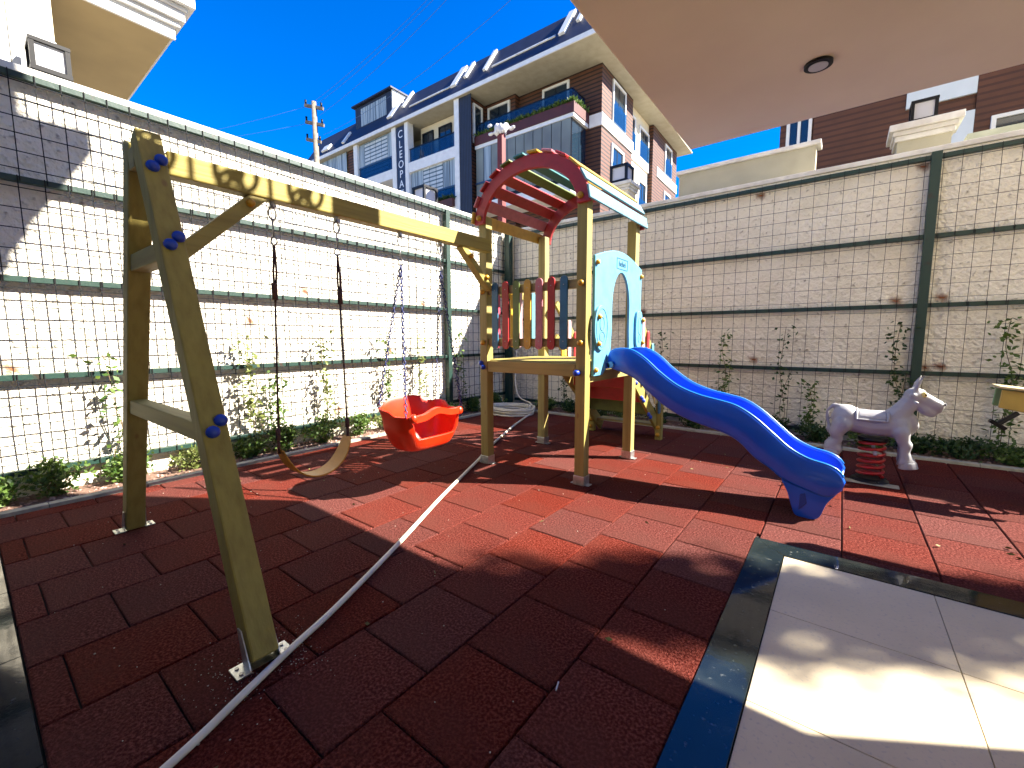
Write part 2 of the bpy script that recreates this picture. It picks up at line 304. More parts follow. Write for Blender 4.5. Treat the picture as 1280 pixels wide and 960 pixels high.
def fence(axis, c, a0, a1, zs, posts, top, label, jog=0):
    loc = (c, (a0 + a1) / 2, 0) if axis == 'y' else ((a0 + a1) / 2, c, 0)
    t = thing('wire_fence', loc, label, 'fence', 'green mesh fences')
    P = (lambda a, d, z: (c + d, a, z)) if axis == 'y' else (lambda a, d, z: (a, c - d, z))
    sg = 1
    for z in zs:
        m = MB(); p0 = P(a0, -.03, z - .028); p1 = P(a1, .03, z + .028)
        m.box(min(p0[0], p1[0]), max(p0[0], p1[0]), min(p0[1], p1[1]), max(p0[1], p1[1]), p0[2], p1[2]).build('rail', FENCE, t, .004)
    for a in posts:
        m = MB(); p0 = P(a - .05, -.035, 0); p1 = P(a + .05, .055, top)
        m.box(min(p0[0], p1[0]), max(p0[0], p1[0]), min(p0[1], p1[1]), max(p0[1], p1[1]), -.05, top).build('post', FENCE, t, .004)
    m = MB(); r = random.Random(11); dd = .036; wr_ = .0054 if axis == 'y' else .0034
    def wire(p, q):
        p, q = Vector(p), Vector(q); mid = (p + q) / 2; L = (q - p).length
        mid += Vector((r.uniform(-.004, .004), r.uniform(-.004, .004), r.uniform(-.004, .004)))
        m.tube([p, mid, q], wr_, 4, smooth=False)
    for zi in range(len(zs) - 1):
        z0, z1 = zs[zi], zs[zi + 1]; nrow = max(3, round((z1 - z0) / .168))
        ph = r.uniform(0, .05)
        a = a0 + ph
        while a < a1:
            wire(P(a + r.uniform(-.006, .006), dd, z0 - .02), P(a + r.uniform(-.006, .006), dd, z1 + .03)); a += .166
        for k in range(nrow):
            z = z0 + .035 + (z1 - z0) * (k + .35) / nrow
            b = a0
            while b < a1 - .1:
                e = min(b + 2.0, a1); wire(P(b, dd + .007, z + r.uniform(-.006, .006)), P(e, dd + .007, z + r.uniform(-.006, .006))); b = e
    m.build('wire_mesh', WIRE, t, fixn=False)
    return t
fence('y', -6.15, -5, 7.75, [.25, 1.165, 2.085, 3.0, 3.93], [5.94, -2.2], 3.95, 'green wire mesh fence standing against the sunlit white wall')
fence('x', 7.85, -5.95, 6, [.12, 1.035, 1.93, 2.815, 3.80], [.81, 4.6], 3.86, 'green wire mesh fence standing against the shaded wall behind the slide')
cp = thing('fence_post', (-6.05, 7.75, 0), 'dark green corner post where the two mesh fences meet', 'post'); MB().box(-6.12, -5.98, 7.68, 7.81, -.05, 3.9).build('post_tube', FENCE, cp, .004); MB().bar((-5.97, 7.68, 2.2), (-5.88, 7.62, 2.2), .05, .09).build('hinge', FENCE, cp); MB().bar((-5.97, 7.68, 1.0), (-5.88, 7.62, 1.0), .05, .09).build('hinge', FENCE, cp)

# ------------------------------------------------------------------ play tower
XL_, XR_, YF_, YB_, PW = -3.36, -2.07, 3.87, 5.1, .112
tw = thing('play_tower', (-2.71, 4.49, 0), 'wooden play tower with a red arched rainbow slat roof and cyan arch panel', 'play tower')
h = PW / 2
def foot(par, x, y):
    MB().box(x - h - .006, x + h + .006, y - h - .006, y + h + .006, .004, .10).box(x - h - .05, x + h + .05, y - .04, y + .04, .003, .010).build('post_foot', GALV, par, .002, 1)
def cap(par, m, c, d, r=.028, ln=.03):
    d = Vector(d).normalized(); q = d.to_track_quat('Z', 'Y').to_matrix()
    b = MB().tube([Vector(c), Vector(c) + d * ln * .55], r, 12).ball(Vector(c) + d * ln * .5, r, (1, 1, .75), 12, 5, True, q)
    return b.build('bolt_cap', m, par, fixn=False)
for x, y in ((XL_, YF_), (XR_, YF_), (XL_, YB_), (XR_, YB_)):
    MB().box(x - h, x + h, y - h, y + h, .03, 2.9).build('post', WZ, tw, .008); foot(tw, x, y)
# platform
MB().box(XL_ + h + .002, XR_ - h - .002, YF_ - .05, YF_ - .005, 1.125, 1.255).build('platform_beam', WX, tw, .006)
MB().box(XL_ + h + .002, XR_ - h - .002, YB_ + .005, YB_ + .05, 1.125, 1.235).build('platform_beam', WX, tw, .006)
MB().box(XL_ - .03, XL_ + .02, YF_ + h + .002, YB_ - h - .002, 1.125, 1.235).build('platform_beam', WY, tw, .006)
MB().box(XR_ - .02, XR_ + .03, YF_ + h + .002, YB_ - h - .002, 1.06, 1.17).build('platform_beam', WY, tw, .006)
for k in range(10):
    y = YF_ + .0 + k * .124
    MB().box(XL_ + (h + .003 if k in (0, 9) else -.04), XR_ - (h + .003 if k in (0, 9) else .0), y, y + .117, 1.238, 1.268).build('platform_board', WX, tw, .004, 1)
# railings
def rslat(par, mat_, P, a, z0, z1, w=.088, t=.02):
    pts = [(a + w / 2 * math.cos(q), z1 - w / 2 + w / 2 * math.sin(q)) for q in [math.pi * i / 10 for i in range(11)]]
    pts += [(a - w / 2 * math.cos(q), z0 + w / 2 - w / 2 * math.sin(q)) for q in [math.pi * i / 10 for i in range(11)]]
    o = MB().prism(pts, P, 0, t).build('railing_slat', mat_, par, .003, 1); s = MB()
    for z in (z0 + .09, z1 - .09): s.disc(P(a, z, -.0005), Vector(P(a, z, -1)) - Vector(P(a, z, 0)), .006, .002, 8)
    s.build('screws', STEEL, o, kind='stuff'); return o
for z in (2.06, 1.47):
    MB().box(XL_ + h + .002, XR_ - h - .002, YF_ - .03, YF_ + .015, z - .045, z + .045).build('railing_rail', WX, tw, .005)
    MB().box(XL_ - .02, XL_ + .025, YF_ + h + .002, YB_ - h - .002, z - .045, z + .045).build('railing_rail', WY, tw, .005)
fc = [P_BLUE, P_RED, P_GREEN, P_YEL, P_PINK, P_RED, P_BLUE]
for k, m_ in enumerate(fc): rslat(tw, m_, lambda a, b, t: (a, YF_ - .055 + t, b), -3.185 + k * .152, 1.395, 2.15)
sc_ = [P_HOT, P_CREAM, P_YEL, P_PW, P_GREEN, P_LB, P_PINK]
for k, m_ in enumerate(sc_): rslat(tw, m_, lambda a, b, t: (XL_ + .03 + t, a, b), YF_ + .16 + k * .152, 1.40, 2.12)
# roof
ac = (XL_ + XR_) / 2 + .01
def ell(q, a, b, zc=2.80): return (ac + a * math.cos(q), zc + b * math.sin(q))
def arch(y0):
    n = 28; q0 = -.02
    out = [ell(math.pi + q0 - (math.pi + 2 * q0) * i / n, .735, .60) for i in range(n + 1)]; inn = [ell(math.pi + q0 - (math.pi + 2 * q0) * i / n, .60, .46) for i in range(n + 1)]
    return MB().prism(out + inn[::-1], lambda a, b, t: (a, t, b), y0, y0 + .042).build('roof_arch', P_RED, tw, .004, 1)
arch(YF_ - h - .044); arch(YB_ + h + .002)
rc = [P_YEL, P_PINK, P_RED, P_RED, P_GREEN, P_TEAL, P_YEL, P_PINK, P_RED, P_YEL, P_LB, P_LB]
# equal arc length stations
qs = [math.pi * i / 400 for i in range(401)]; pts_ = [ell(math.pi - q, .745, .61) for q in qs]; cum = [0]
for a, b in zip(pts_, pts_[1:]): cum.append(cum[-1] + math.dist(a, b))
for k, m_ in enumerate(rc):
    s_ = cum[-1] * (k + .5) / len(rc); i = min(range(401), key=lambda j: abs(cum[j] - s_)); p = pts_[i]; a, b = pts_[max(i - 1, 0)], pts_[min(i + 1, 400)]
    t = Vector((b[0] - a[0], 0, b[1] - a[1])).normalized(); nrm = Vector((-t.z, 0, t.x)); c = Vector((p[0], 0, p[1])) + nrm * .003
    wd = .128
    MB().bar(c + Vector((0, YF_ - .135, 0)), c + Vector((0, YB_ + .135, 0)), wd, .022, nrm).build('roof_slat', m_, tw, .004, 1)
for x in (XL_ - .005, XR_ + .005): cap(tw, YELCAP, (x, YF_ - h - .043, 2.875), (0, -1, 0), .032); cap(tw, YELCAP, (x, YB_ + h + .043, 2.875), (0, 1, 0), .032)
for x in (XL_, XR_):
    for z in (2.06, 1.47): cap(tw, YELCAP, (x, YF_ - h, z), (0, -1, 0), .032)
for y in (YF_, YB_): cap(tw, YELCAP, (XR_ + h, y, 2.86), (1, 0, 0), .026)
for x in (XL_ - .03, XL_ + .0): cap(tw, BLUECAP, (x, YF_ - h, 1.18 + (x - XL_) * -1.5), (0, -1, 0), .03)
cap(tw, BLUECAP, (XR_ - .02, YF_ - h, 1.17), (0, -1, 0), .03, .11)
# cyan arch panel on the slide side
PY0, PY1, px_ = 3.935, 5.17, XR_ + h + .003
yc = (PY0 + PY1) / 2
top = [(PY0 + (PY1 - PY0) * i / 24, 2.335 + .12 * math.sin(math.pi * i / 24)) for i in range(25)]
leg = [(4.905 + .0, 1.75), (4.905, 1.5), (4.92, 1.35), (4.99, 1.13)]
arc_ = [(yc + .03 + .235 * math.cos(q), 1.85 + .385 * math.sin(q)) for q in [math.pi * i / 20 for i in range(21)]]
hole = [(PY1 - .13, 1.13), (yc + .33, 1.22), (yc + .285, 1.4), (yc + .265, 1.6)] + arc_ + [(yc - .205, 1.6), (yc - .225, 1.4), (yc - .27, 1.22), (yc - .42, 1.13)]
pan = MB().prism(top + [(PY1, 1.13)] + hole + [(PY0, 1.13)], lambda a, b, t: (t, a, b), px_, px_ + .03).build('arch_panel', PANEL, tw, .005, 2)
fx = px_ + .03
med = MB().prism([(PY0 + .02 + .155 * math.cos(q) + .09, 1.62 + .23 * math.sin(q)) for q in [2 * math.pi * i / 28 for i in range(28)]], lambda a, b, t: (t, a, b), fx, fx + .03).build('medallion', PANEL, pan, .006)
med2 = MB().prism([(PY1 - .105 + .10 * math.copysign(abs(math.cos(q)) ** .6, math.cos(q)), 1.62 + .22 * math.copysign(abs(math.sin(q)) ** .6, math.sin(q))) for q in [2 * math.pi * i / 28 for i in range(28)]], lambda a, b, t: (t, a, b), fx, fx + .03).build('medallion', PANEL, pan, .006)
em = MB()
def ring(cy, cz, ry, rz, x): em.tube([(x, cy + ry * math.cos(q), cz + rz * math.sin(q)) for q in [2 * math.pi * i / 24 for i in range(24)]], .004, 5, True)
DCY = mat('panel_engraving', (.012, .09, .17), .6)
ring(PY0 + .11, 1.62, .125, .195, fx + .0305); ring(PY0 + .11, 1.66, .05, .07, fx + .0305); ring(PY0 + .11, 1.53, .06, .05, fx + .0305); ring(PY1 - .105, 1.66, .05, .10, fx + .0305); ring(PY1 - .105, 1.51, .035, .05, fx + .0305)
em.build('relief', DCY, pan, fixn=False)
fr_ = MB()
def txt(s, size):
    cu = bpy.data.curves.new('t', 'FONT'); cu.body = s; cu.size = size; cu.align_x = 'CENTER'; cu.align_y = 'CENTER'; cu.extrude = .002
    o = bpy.data.objects.new('t', cu); C.objects.link(o); dg = bpy.context.evaluated_depsgraph_get(); me = bpy.data.meshes.new_from_object(o.evaluated_get(dg)); C.objects.unlink(o); bpy.data.objects.remove(o); return me
def put_text(s, size, par, M, m_, name='lettering'):
    me = txt(s, size); me.transform(Matrix.Translation(-OFF.get(par, Vector())) @ M); me.materials.clear(); me.materials.append(m_); me.name = name
    o = bpy.data.objects.new(name, me); C.objects.link(o); o.parent = par; OFF[o] = OFF.get(par, Vector()); return o
Mside = Matrix(((0, 0, 1, 0), (1, 0, 0, 0), (0, 1, 0, 0), (0, 0, 0, 1)))
put_text('hehei', .085, pan, Matrix.Translation((fx + .002, yc + .03, 2.325)) @ Mside, DCY)
for a, b in (((-.14, -.055), (.14, -.055)), ((-.14, .055), (.14, .055)), ((-.14, -.055), (-.14, .055)), ((.14, -.055), (.14, .055))):
    fr_.bar((fx + .001, yc + .03 + a[0], 2.325 + a[1]), (fx + .001, yc + .03 + b[0], 2.325 + b[1]), .006, .006, (1, 0, 0))
fr_.build('lettering_frame', DCY, pan)
for y, z in ((PY0 + .035, 2.27), (PY0 + .03, 1.73), (PY0 + .03, 1.46), (PY0 + .03, 1.19), (PY1 - .035, 2.25), (PY1 - .02, 1.73), (PY1 - .02, 1.46)): cap(pan, YELCAP, (fx + (.03 if 1.4 < z < 1.9 else 0), y, z), (1, 0, 0), .026)
# stairs on the far side
YS, ZS, YE = YB_ + .06, 1.16, 6.55
for x in (-3.14, -2.14):
    MB().bar((x, YS, ZS + .02), (x, YE, .06), .045, .16, (0, 0, 1)).build('stair_stringer', WY, tw, .005)
for k in range(5):
    f = (k + .6) / 5.4; y = YS + (YE - YS) * f; z = ZS + (.02 - ZS) * f
    MB().box(-3.11, -2.17, y - .02, y + .2, z, z + .032).build('stair_tread', WX, tw, .004, 1)
    if k < 4: MB().box(-3.11, -2.17, y - .045, y - .022, z + .005, z + .205).build('stair_riser', [P_HOT, P_RED, P_RED, P_GREEN, P_YEL][k], tw, .004, 1)
for x in (-3.19, -2.09):
    MB().box(x - .045, x + .045, 6.27, 6.36, .0, .95).build('stair_post', WZ, tw, .006); cap(tw, YELCAP, (x, 6.27, .08), (0, -1, 0), .03); cap(tw, YELCAP, (x, 6.27, .19), (0, -1, 0), .03)
    for dz in (0, -.46): MB().bar((x, YB_ + h, 2.0 + dz), (x, 6.33, .92 + dz), .04, .09, (0, 0, 1)).build('stair_handrail', WY, tw, .005)
    for k in range(6):
        y = YB_ + .2 + k * .18; zt = 2.0 - (y - YB_ - h) * .93
        rslat(tw, [P_YEL, P_PW, P_RED, P_LB, P_CREAM, P_BLUE][k], lambda a, b, t, x=x: (x + .022 + t, a, b), y, zt - .62, zt + .08, .08)
for k in range(3):
    z = .98 - k * .27; y = YB_ + .22 + k * .29
    for q in (0, .05): cap(tw, BLUECAP, (-2.14 + .024, y + q * 1.5, z - q), (1, 0, 0), .03)

# ------------------------------------------------------------------ slide
up = [(-1.972, 1.299), (-1.947, 1.372), (-1.872, 1.404), (-1.724, 1.399), (-1.58, 1.321), (-1.416, 1.18), (-1.238, 1.057), (-1.049, .984), (-.871, .946), (-.72, .908), (-.573, .821), (-.43, .699), (-.293, .582), (-.163, .516), (-.026, .484), (.05, .442), (.094, .367)]
lo = [(-1.957, 1.204), (-1.692, 1.109), (-1.547, .991), (-1.36, .847), (-1.184, .753), (-.977, .69), (-.82, .647), (-.686, .582), (-.555, .459), (-.43, .379), (-.326, .3), (-.147, .239), (-.009, .217), (.074, .288)]
def resample(p, n):
    q = catmull([(a, 0, b) for a, b in p], 10); d = [0]
    for a, b in zip(q, q[1:]): d.append(d[-1] + (b - a).length)
    out = []; j = 0
    for i in range(n):
        s_ = d[-1] * i / (n - 1)
        while j < len(d) - 2 and d[j + 1] < s_: j += 1
        f = (s_ - d[j]) / max(d[j + 1] - d[j], 1e-9); out.append(q[j].lerp(q[j + 1], f))
    return out
NS = 64; U_, L_ = resample(up, NS), resample(lo, NS); YN, YFA = 4.235, 4.745
sl_ = thing('slide', (-.1, 4.49, 0), 'wavy bright blue plastic slide running down from the tower platform', 'slide')
m = MB(); vs = []; 
for i in range(NS):
    u, l = U_[i], L_[i]; d = (u - l); H = d.length; d.normalize(); fl = min(.06, H * .4); e = .012
    def pt(y, s_): p = l + d * s_; return (p.x, y, p.z)
    wt = .045
    prof = [(YN + .012, 0), (YN, .02), (YN, H - .028), (YN + .006, H - .012), (YN + .018, H - .002), (YN + .03, H - .003), (YN + .041, H - .014), (YN + wt, H - .032), (YN + wt + .012, fl + .03), (YN + wt + .045, fl)]
    ym = (YN + YFA) / 2
    full = prof + [(ym, fl - .004)] + [(2 * ym - y, s_) for y, s_ in prof[::-1]]
    vs += [pt(*q) for q in full]
M_ = 21; fs = []
for i in range(NS - 1):
    for k in range(M_): fs.append((i * M_ + k, i * M_ + (k + 1) % M_, (i + 1) * M_ + (k + 1) % M_, (i + 1) * M_ + k))
m.add(vs, fs, True); m.f += [tuple(range(M_)), tuple((NS - 1) * M_ + k for k in range(M_))]; m.s += [False, False]
chute = m.build('chute', SLIDE, sl_)
RIM_HIGHLIGHT = mat('slide_rim_highlight', (.015, .19, .66), .3)  # sun highlight along the top edges, painted as lighter blue tubes
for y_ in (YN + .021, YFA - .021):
    MB().tube([(U_[i].x, y_, U_[i].z - .0035) for i in range(0, NS - 1)], .011, 8).build('rim', RIM_HIGHLIGHT, chute)
ft = [(-.335, .315), (-.291, .196), (-.251, .064), (-.225, .012), (-.17, .002), (-.1, .002), (-.06, .03), (-.038, .09), (-.012, .165), (.055, .27), (-.009, .235), (-.147, .262)]
ftp = [(p.x, p.z) for p in catmull([(a, 0, b) for a, b in ft], 4, True)]
MB().prism(ftp, lambda a, b, t: (a, t, b), YN + .018, YFA - .018, True).build('slide_foot', SLIDE, sl_, .012, 3)
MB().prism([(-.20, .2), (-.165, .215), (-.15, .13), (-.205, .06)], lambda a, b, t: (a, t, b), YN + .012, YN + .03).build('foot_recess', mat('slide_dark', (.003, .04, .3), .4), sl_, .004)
MB().tube([(-1.965, YN - .03, 1.225), (-1.965, YFA + .03, 1.225)], .032, 12).build('mount_bar', BLUECAP, sl_)
for x in (-1.93,): MB().disc((x, YN, 1.235), (0, -1, 0), .035, .03).build('mount_bolt', mat('cap_light', (.1, .3, .6), .4), sl_)

# ------------------------------------------------------------------ swing frame
BXc = -3.27; AY = .76; LW = .118
sf = thing('swing_frame', (BXc, .76, 0), 'timber A-frame with a long beam carrying two swings', 'swing frame')
apex = 2.60
for bx, tx in ((-4.45, BXc - .095), (-2.085, BXc + .095)):
    b0, t0 = Vector((bx, AY, .03)), Vector((tx, AY, apex)); d = (t0 - b0).normalized(); q = d.cross(Vector((0, 1, 0))).normalized() * (LW / 2); y0, y1 = AY - LW / 2, AY + LW / 2
    t1 = t0 + d * .06
    P = [Vector((p.x, y, p.z)) + s_ * q for p, y, s_ in ()]
    MB().hexa([(b0 - q) + Vector((0, -LW / 2, 0)), (b0 + q) + Vector((0, -LW / 2, 0)), (b0 + q) + Vector((0, LW / 2, 0)), (b0 - q) + Vector((0, LW / 2, 0)), (t1 - q) + Vector((0, -LW / 2, 0)), (t1 + q) + Vector((0, -LW / 2, 0)), (t1 + q) + Vector((0, LW / 2, 0)), (t1 - q) + Vector((0, LW / 2, 0))]).build('leg', WZ, sf, .009)
    # galvanised foot bracket
    k = MB(); s_ = 1 if bx > BXc else -1
    k.box(bx - .05, bx + .05, y0 - .065, y0 - .004, .003, .010).box(bx - .05, bx + .05, y1 + .004, y1 + .065, .003, .010)
    for y in (y0 - .006, y1 + .006): k.hexa([(bx - .04, y - .003, .0105), (bx + .045, y - .003, .0105), (bx + .045, y + .003, .0105), (bx - .04, y + .003, .0105), (bx - .02 - s_ * .06, y - .003, .17), (bx + .02 - s_ * .06, y - .003, .17), (bx + .02 - s_ * .06, y + .003, .17), (bx - .02 - s_ * .06, y + .003, .17)])
    k.box(bx - .03, bx + .03, y0 - .007, y1 + .007, .002, .0028); k.build('foot_bracket', GALV, sf, .001, 1)
    k = MB()
    for y in (y0 - .04, y1 + .04):
        for x in (bx - .025, bx + .025): k.disc((x, y, .010), (0, 0, 1), .009, .006, 8)
    k.build('bracket_screws', STEEL, sf, kind='stuff')
MB().box(BXc - .055, BXc + .055, .86, YF_ - h - .002, 2.487, 2.625).build('beam', WY, sf, .008)
MB().box(BXc - .055, BXc + .055, .702, .857, 2.487, 2.60).build('apex_block', WX, sf, .006)
def legx(z, side): f = (z - .03) / (apex - .03); return (-4.45 + f * (BXc - .095 + 4.45)) if side < 0 else (-2.085 + f * (BXc + .095 + 2.085))
for z in (2.0, 1.05): MB().box(legx(z, -1) + .045, legx(z, 1) - .045, AY - .045, AY + .05, z - .055, z + .045).build('crossbar', WX, sf, .007)
MB().bar((BXc, .83, 1.98), (BXc, 1.385, 2.51), .085, .09, (1, 0, 0)).build('brace', WY, sf, .007)
MB().bar((BXc, 3.36, 2.50), (BXc, YF_ - .06, 2.08), .07, .09, (1, 0, 0)).build('brace', WY, sf, .007)
nl = Vector((1, 0, .41)).normalized()
for z, dy in ((2.46, 0), (2.02, 0), (1.06, 0)):
    for e, y in ((.025, .03), (-.025, -.015)):
        zz = z + e; cap(sf, BLUECAP, Vector((legx(zz, 1), AY + y, zz)) + nl * (LW / 2 - .002), nl, .031, .028)
for y, z in ((3.47, 2.40), (3.72, 2.2), (1.3, 2.43)): cap(sf, YELCAP, (BXc + .045, y, z), (1, 0, 0), .028)
cap(sf, YELCAP, (XL_ - .01, YF_ - h, 2.17), (0, -1, 0), .034)

# ------------------------------------------------------------------ swings
def hook(par, y):
    k = MB(); k.box(BXc - .018, BXc + .018, y - .01, y + .01, 2.44, 2.487); k.disc((BXc - .03, y, 2.45), (1, 0, 0), .014, .075, 8)
    k.tube([(BXc, y + .026 * math.cos(q), 2.405 + .042 * math.sin(q)) for q in [2 * math.pi * i / 16 for i in range(16)]], .006, 6, True)
    k.tube([(BXc, y, 2.363), (BXc, y, 2.24)], .006, 6); k.tube([(BXc + .022 * math.cos(q), y + .012 * math.cos(q), 2.215 + .03 * math.sin(q)) for q in [2 * math.pi * i / 14 for i in range(14)]], .005, 6, True)
    k.build('hook', STEEL, par)
s1 = thing('belt_swing', (BXc, 1.68, .44), 'yellow belt swing hanging on brown ropes', 'swing', 'swings hanging from the beam')
YA1, YA2 = 1.405, 1.965
for y0, y1 in ((1.459, YA1), (1.946, YA2)):
    hook(s1, y0); k = MB()
    mid = Vector((BXc, y0 + (y1 - y0) * .3, 1.78))
    for dx in (-.012, .012): k.tube([(BXc, y0, 2.19), (BXc + dx, y0 + (y1 - y0) * .12 + dx * .5, 2.0), mid], .008, 6)
    k.tube([mid + Vector((0, 0, .14)), mid + Vector((0, 0, .02))], .021, 8); k.tube([mid + Vector((0, 0, .02)), (BXc, y1, .74)], .0075, 6)
    k.tube([(BXc, y1, .86), (BXc, y1, .85), (BXc, y1, .78), (BXc, y1, .77)], [.008, .018, .018, .008], 8); k.tube([(BXc, y1, .77), (BXc, y1, .67)], .012, 6)
    k.build('rope', ROPE, s1)
n = 28; top_ = []; vs = []; W = .085
for i in range(n + 1):
    f = i / n; y = YA1 + (YA2 - YA1) * (f + .05 * math.sin(2 * math.pi * f) * -1); z = .44 + .255 * abs(2 * f - 1) ** 2.0 + .0
    s_ = W * (.62 + .38 * min(1, 6 * min(f, 1 - f) + .0) ** .5 if 0 < f < 1 else .62)
    tx = (2 * f - 1); nrm = Vector((0, -tx * .8, 1)).normalized()
    c = Vector((BXc, y, z))
    vs += [c + Vector((-s_, 0, 0)), c + Vector((s_, 0, 0)), c + Vector((s_, 0, 0)) + nrm * .012, c + Vector((-s_, 0, 0)) + nrm * .012]
fs = []
for i in range(n):
    for k in range(4): fs.append((i * 4 + k, i * 4 + (k + 1) % 4, i * 4 + 4 + (k + 1) % 4, i * 4 + 4 + k))
m = MB().add(vs, fs, False); m.f += [(0, 1, 2, 3), (n * 4, n * 4 + 1, n * 4 + 2, n * 4 + 3)]; m.s += [False, False]
m.build('seat', BELT, s1, .003, 2)
s2 = thing('bucket_swing', (BXc, 2.8, .46), 'red toddler bucket swing hanging on blue chains', 'swing', 'swings hanging from the beam')
del s1['group'], s2['group']
bc = Vector((-3.30, 2.80)); NT = 72; NR = 12
def rimh(t):   # t angle, 0 = +X (front)
    c, s_ = math.cos(t), math.sin(t)
    back = max(0, -c); side = abs(s_) ** 1.5
    z = .565 + .0 * c
    f = max(0, c) ** .6
    lowf = 1 if (c > 0 and abs(s_) < .93) else 0
    zz = .84 + .05 * back + .035 * math.cos(4 * (t - math.pi)) * back
    if c > .0:
        e = min(1, max(0, (abs(s_) - .52) / .22)); e = e * e * (3 - 2 * e); zz = .575 + (.80 - .575) * e
    return zz
m = MB(); vs = []
for r_ in range(NR + 1):
    f = r_ / NR
    for k in range(NT):
        t = 2 * math.pi * k / NT; c, s_ = math.cos(t), math.sin(t); z0 = .455; z = z0 + (rimh(t) - z0) * f
        zf = (z - z0) / .4
        ex = .155 + .085 * min(1, zf * 2.2) ** .6 + .03 * zf ** 3 * (1 if c < 0 else .6); ey = .25 + .10 * min(1, zf * 2.0) ** .6 + .05 * zf ** 4
        sx = math.copysign(abs(c) ** .55, c); sy = math.copysign(abs(s_) ** .55, s_)
        vs.append((bc.x + ex * sx, bc.y + ey * sy, z))
fs = [(r_ * NT + k, r_ * NT + (k + 1) % NT, (r_ + 1) * NT + (k + 1) % NT, (r_ + 1) * NT + k) for r_ in range(NR) for k in range(NT)]
m.add(vs, fs, True); m.f.append(tuple(range(NT))[::-1]); m.s.append(True)
o = m.build('seat', BUCKET, s2); md = o.modifiers.new('s', 'SOLIDIFY'); md.thickness = .02; md.offset = 0; md = o.modifiers.new('b', 'BEVEL'); md.width = .005; md.segments = 2; md.limit_method = 'ANGLE'
fxb = bc.x + .235
pl = catmull([(fxb, bc.y - .28, .775), (fxb + .01, bc.y - .17, .785), (fxb + .012, bc.y - .02, .83), (fxb + .01, bc.y + .15, .795), (fxb, bc.y + .28, .79)], 8)
k = MB()
for a, b in zip(pl, pl[1:]): k.bar(a - (b - a) * .06, b + (b - a) * .06, .045, .06)
k.build('safety_bar', BUCKET, s2)
for y in (bc.y - .295, bc.y + .295): MB().ball((fxb, y, .785), .04, (.9, 1, 1.1)).build('bar_knob', BUCKET, s2)
def chain(p, q, par):
    p, q = Vector(p), Vector(q); L = (q - p).length; d = (q - p) / L; nl_ = int(L / .032); k = MB(); u = d.orthogonal().normalized(); v = d.cross(u)
    for i in range(nl_):
        c = p + d * ((i + .5) * L / nl_); e = u if i % 2 else v
        k.tube([c + d * (.02 * math.cos(a)) + e * (.013 * math.sin(a)) for a in [2 * math.pi * j / 8 for j in range(8)]], .0058, 4, True)
    return k.build('chain', CHAIN, par, fixn=False)
for yh, ys_ in ((2.572, bc.y - .36), (3.064, bc.y + .36)):
    hook(s2, yh)
    for xs_, z in ((bc.x - .20, .86), (bc.x + .205, .80)): chain((BXc, yh, 2.185), (xs_, ys_, z), s2)

# ------------------------------------------------------------------ hose
hs_ = thing('garden_hose', (-3.5, 3.9, 0), 'cream garden hose trailing across the red tiles to a coil in the corner', 'hose')
pts = [(-1.62, -.25, .016), (-1.79, .307, .016), (-1.93, .628, .016), (-2.035, .88, .022), (-2.175, 1.202, .016), (-2.511, 1.891, .016), (-2.918, 2.67, .016), (-3.30, 3.45, .016), (-3.53, 3.92, .016), (-3.794, 4.414, .016), (-4.354, 5.654, .016), (-4.66, 6.42, .016), (-4.80, 6.85, .03), (-4.92, 7.12, .05)]
MB().tube(catmull(pts, 8), .0165, 10).build('hose_run', HOSE, hs_)
rr = random.Random(2); cpts = []
for i in range(7 * 14 + 1):
    q = 2 * math.pi * i / 14 + .7; k = i / 98; r_ = .45 + .05 * math.sin(q * .37) + rr.uniform(-.012, .012)
    cpts.append((-5.28 + r_ * math.cos(q) * 1.05, 6.80 + r_ * .8 * math.sin(q), .016 + .02 * (i // 14) + .004 * math.sin(q * 2)))
MB().tube(catmull(cpts, 3), .016, 8).build('hose_coil', HOSE, hs_)
MB().tube(catmull([(-4.92, 7.12, .05), (-5.1, 7.25, .16), (-5.5, 7.4, .25), (-5.75, 7.6, .5), (-5.82, 7.7, .8), (-5.83, 7.75, 1.25)], 8), .016, 8).build('hose_end', HOSE, hs_)

# ------------------------------------------------------------------ donkey spring rider
dk = thing('spring_rider', (.32, 5.83, 0), 'grey donkey spring rider on a red coil spring', 'spring rider')
YD = 5.8
def pad_off(p, dy=0): return Vector((p[0], YD + dy, p[1]))
m = MB()
def blob(p, r, sc=(1, 1, 1), dy=0): m.ball(pad_off(p, dy), r, sc, 16, 12)
def limb(ps, rs, dy=0, dy1=None):
    P = [pad_off(p, dy if dy1 is None else dy + (dy1 - dy) * i / (len(ps) - 1)) for i, p in enumerate(ps)]
    for (a, b, ra, rb) in zip(P, P[1:], rs, rs[1:]):
        n_ = max(2, int((b - a).length / .012))
        for i in range(n_ + 1): m.ball(a.lerp(b, i / n_), ra + (rb - ra) * i / n_, (1, 1, 1), 10, 7)
limb([(.11, .645), (.30, .605), (.46, .62)], [.128, .120, .128])           # trunk
blob((.085, .665), .135, (.95, 1, 1)); blob((.49, .62), .125, (.95, 1, 1.1))
limb([(.47, .69), (.53, .78), (.585, .88)], [.105, .085, .078])              # neck
blob((.61, .935), .082, (1.05, .95, 1)); limb([(.645, .925), (.70, .895), (.77, .85)], [.066, .062, .058])  # head, muzzle
limb([(.65, .86), (.70, .80), (.745, .768)], [.052, .056, .04]); limb([(.72, .80), (.785, .81)], [.042, .038]); blob((.785, .85), .052, (.9, 1.15, 1.05))
blob((.66, .975), .035, (.8, 1.4, .8))
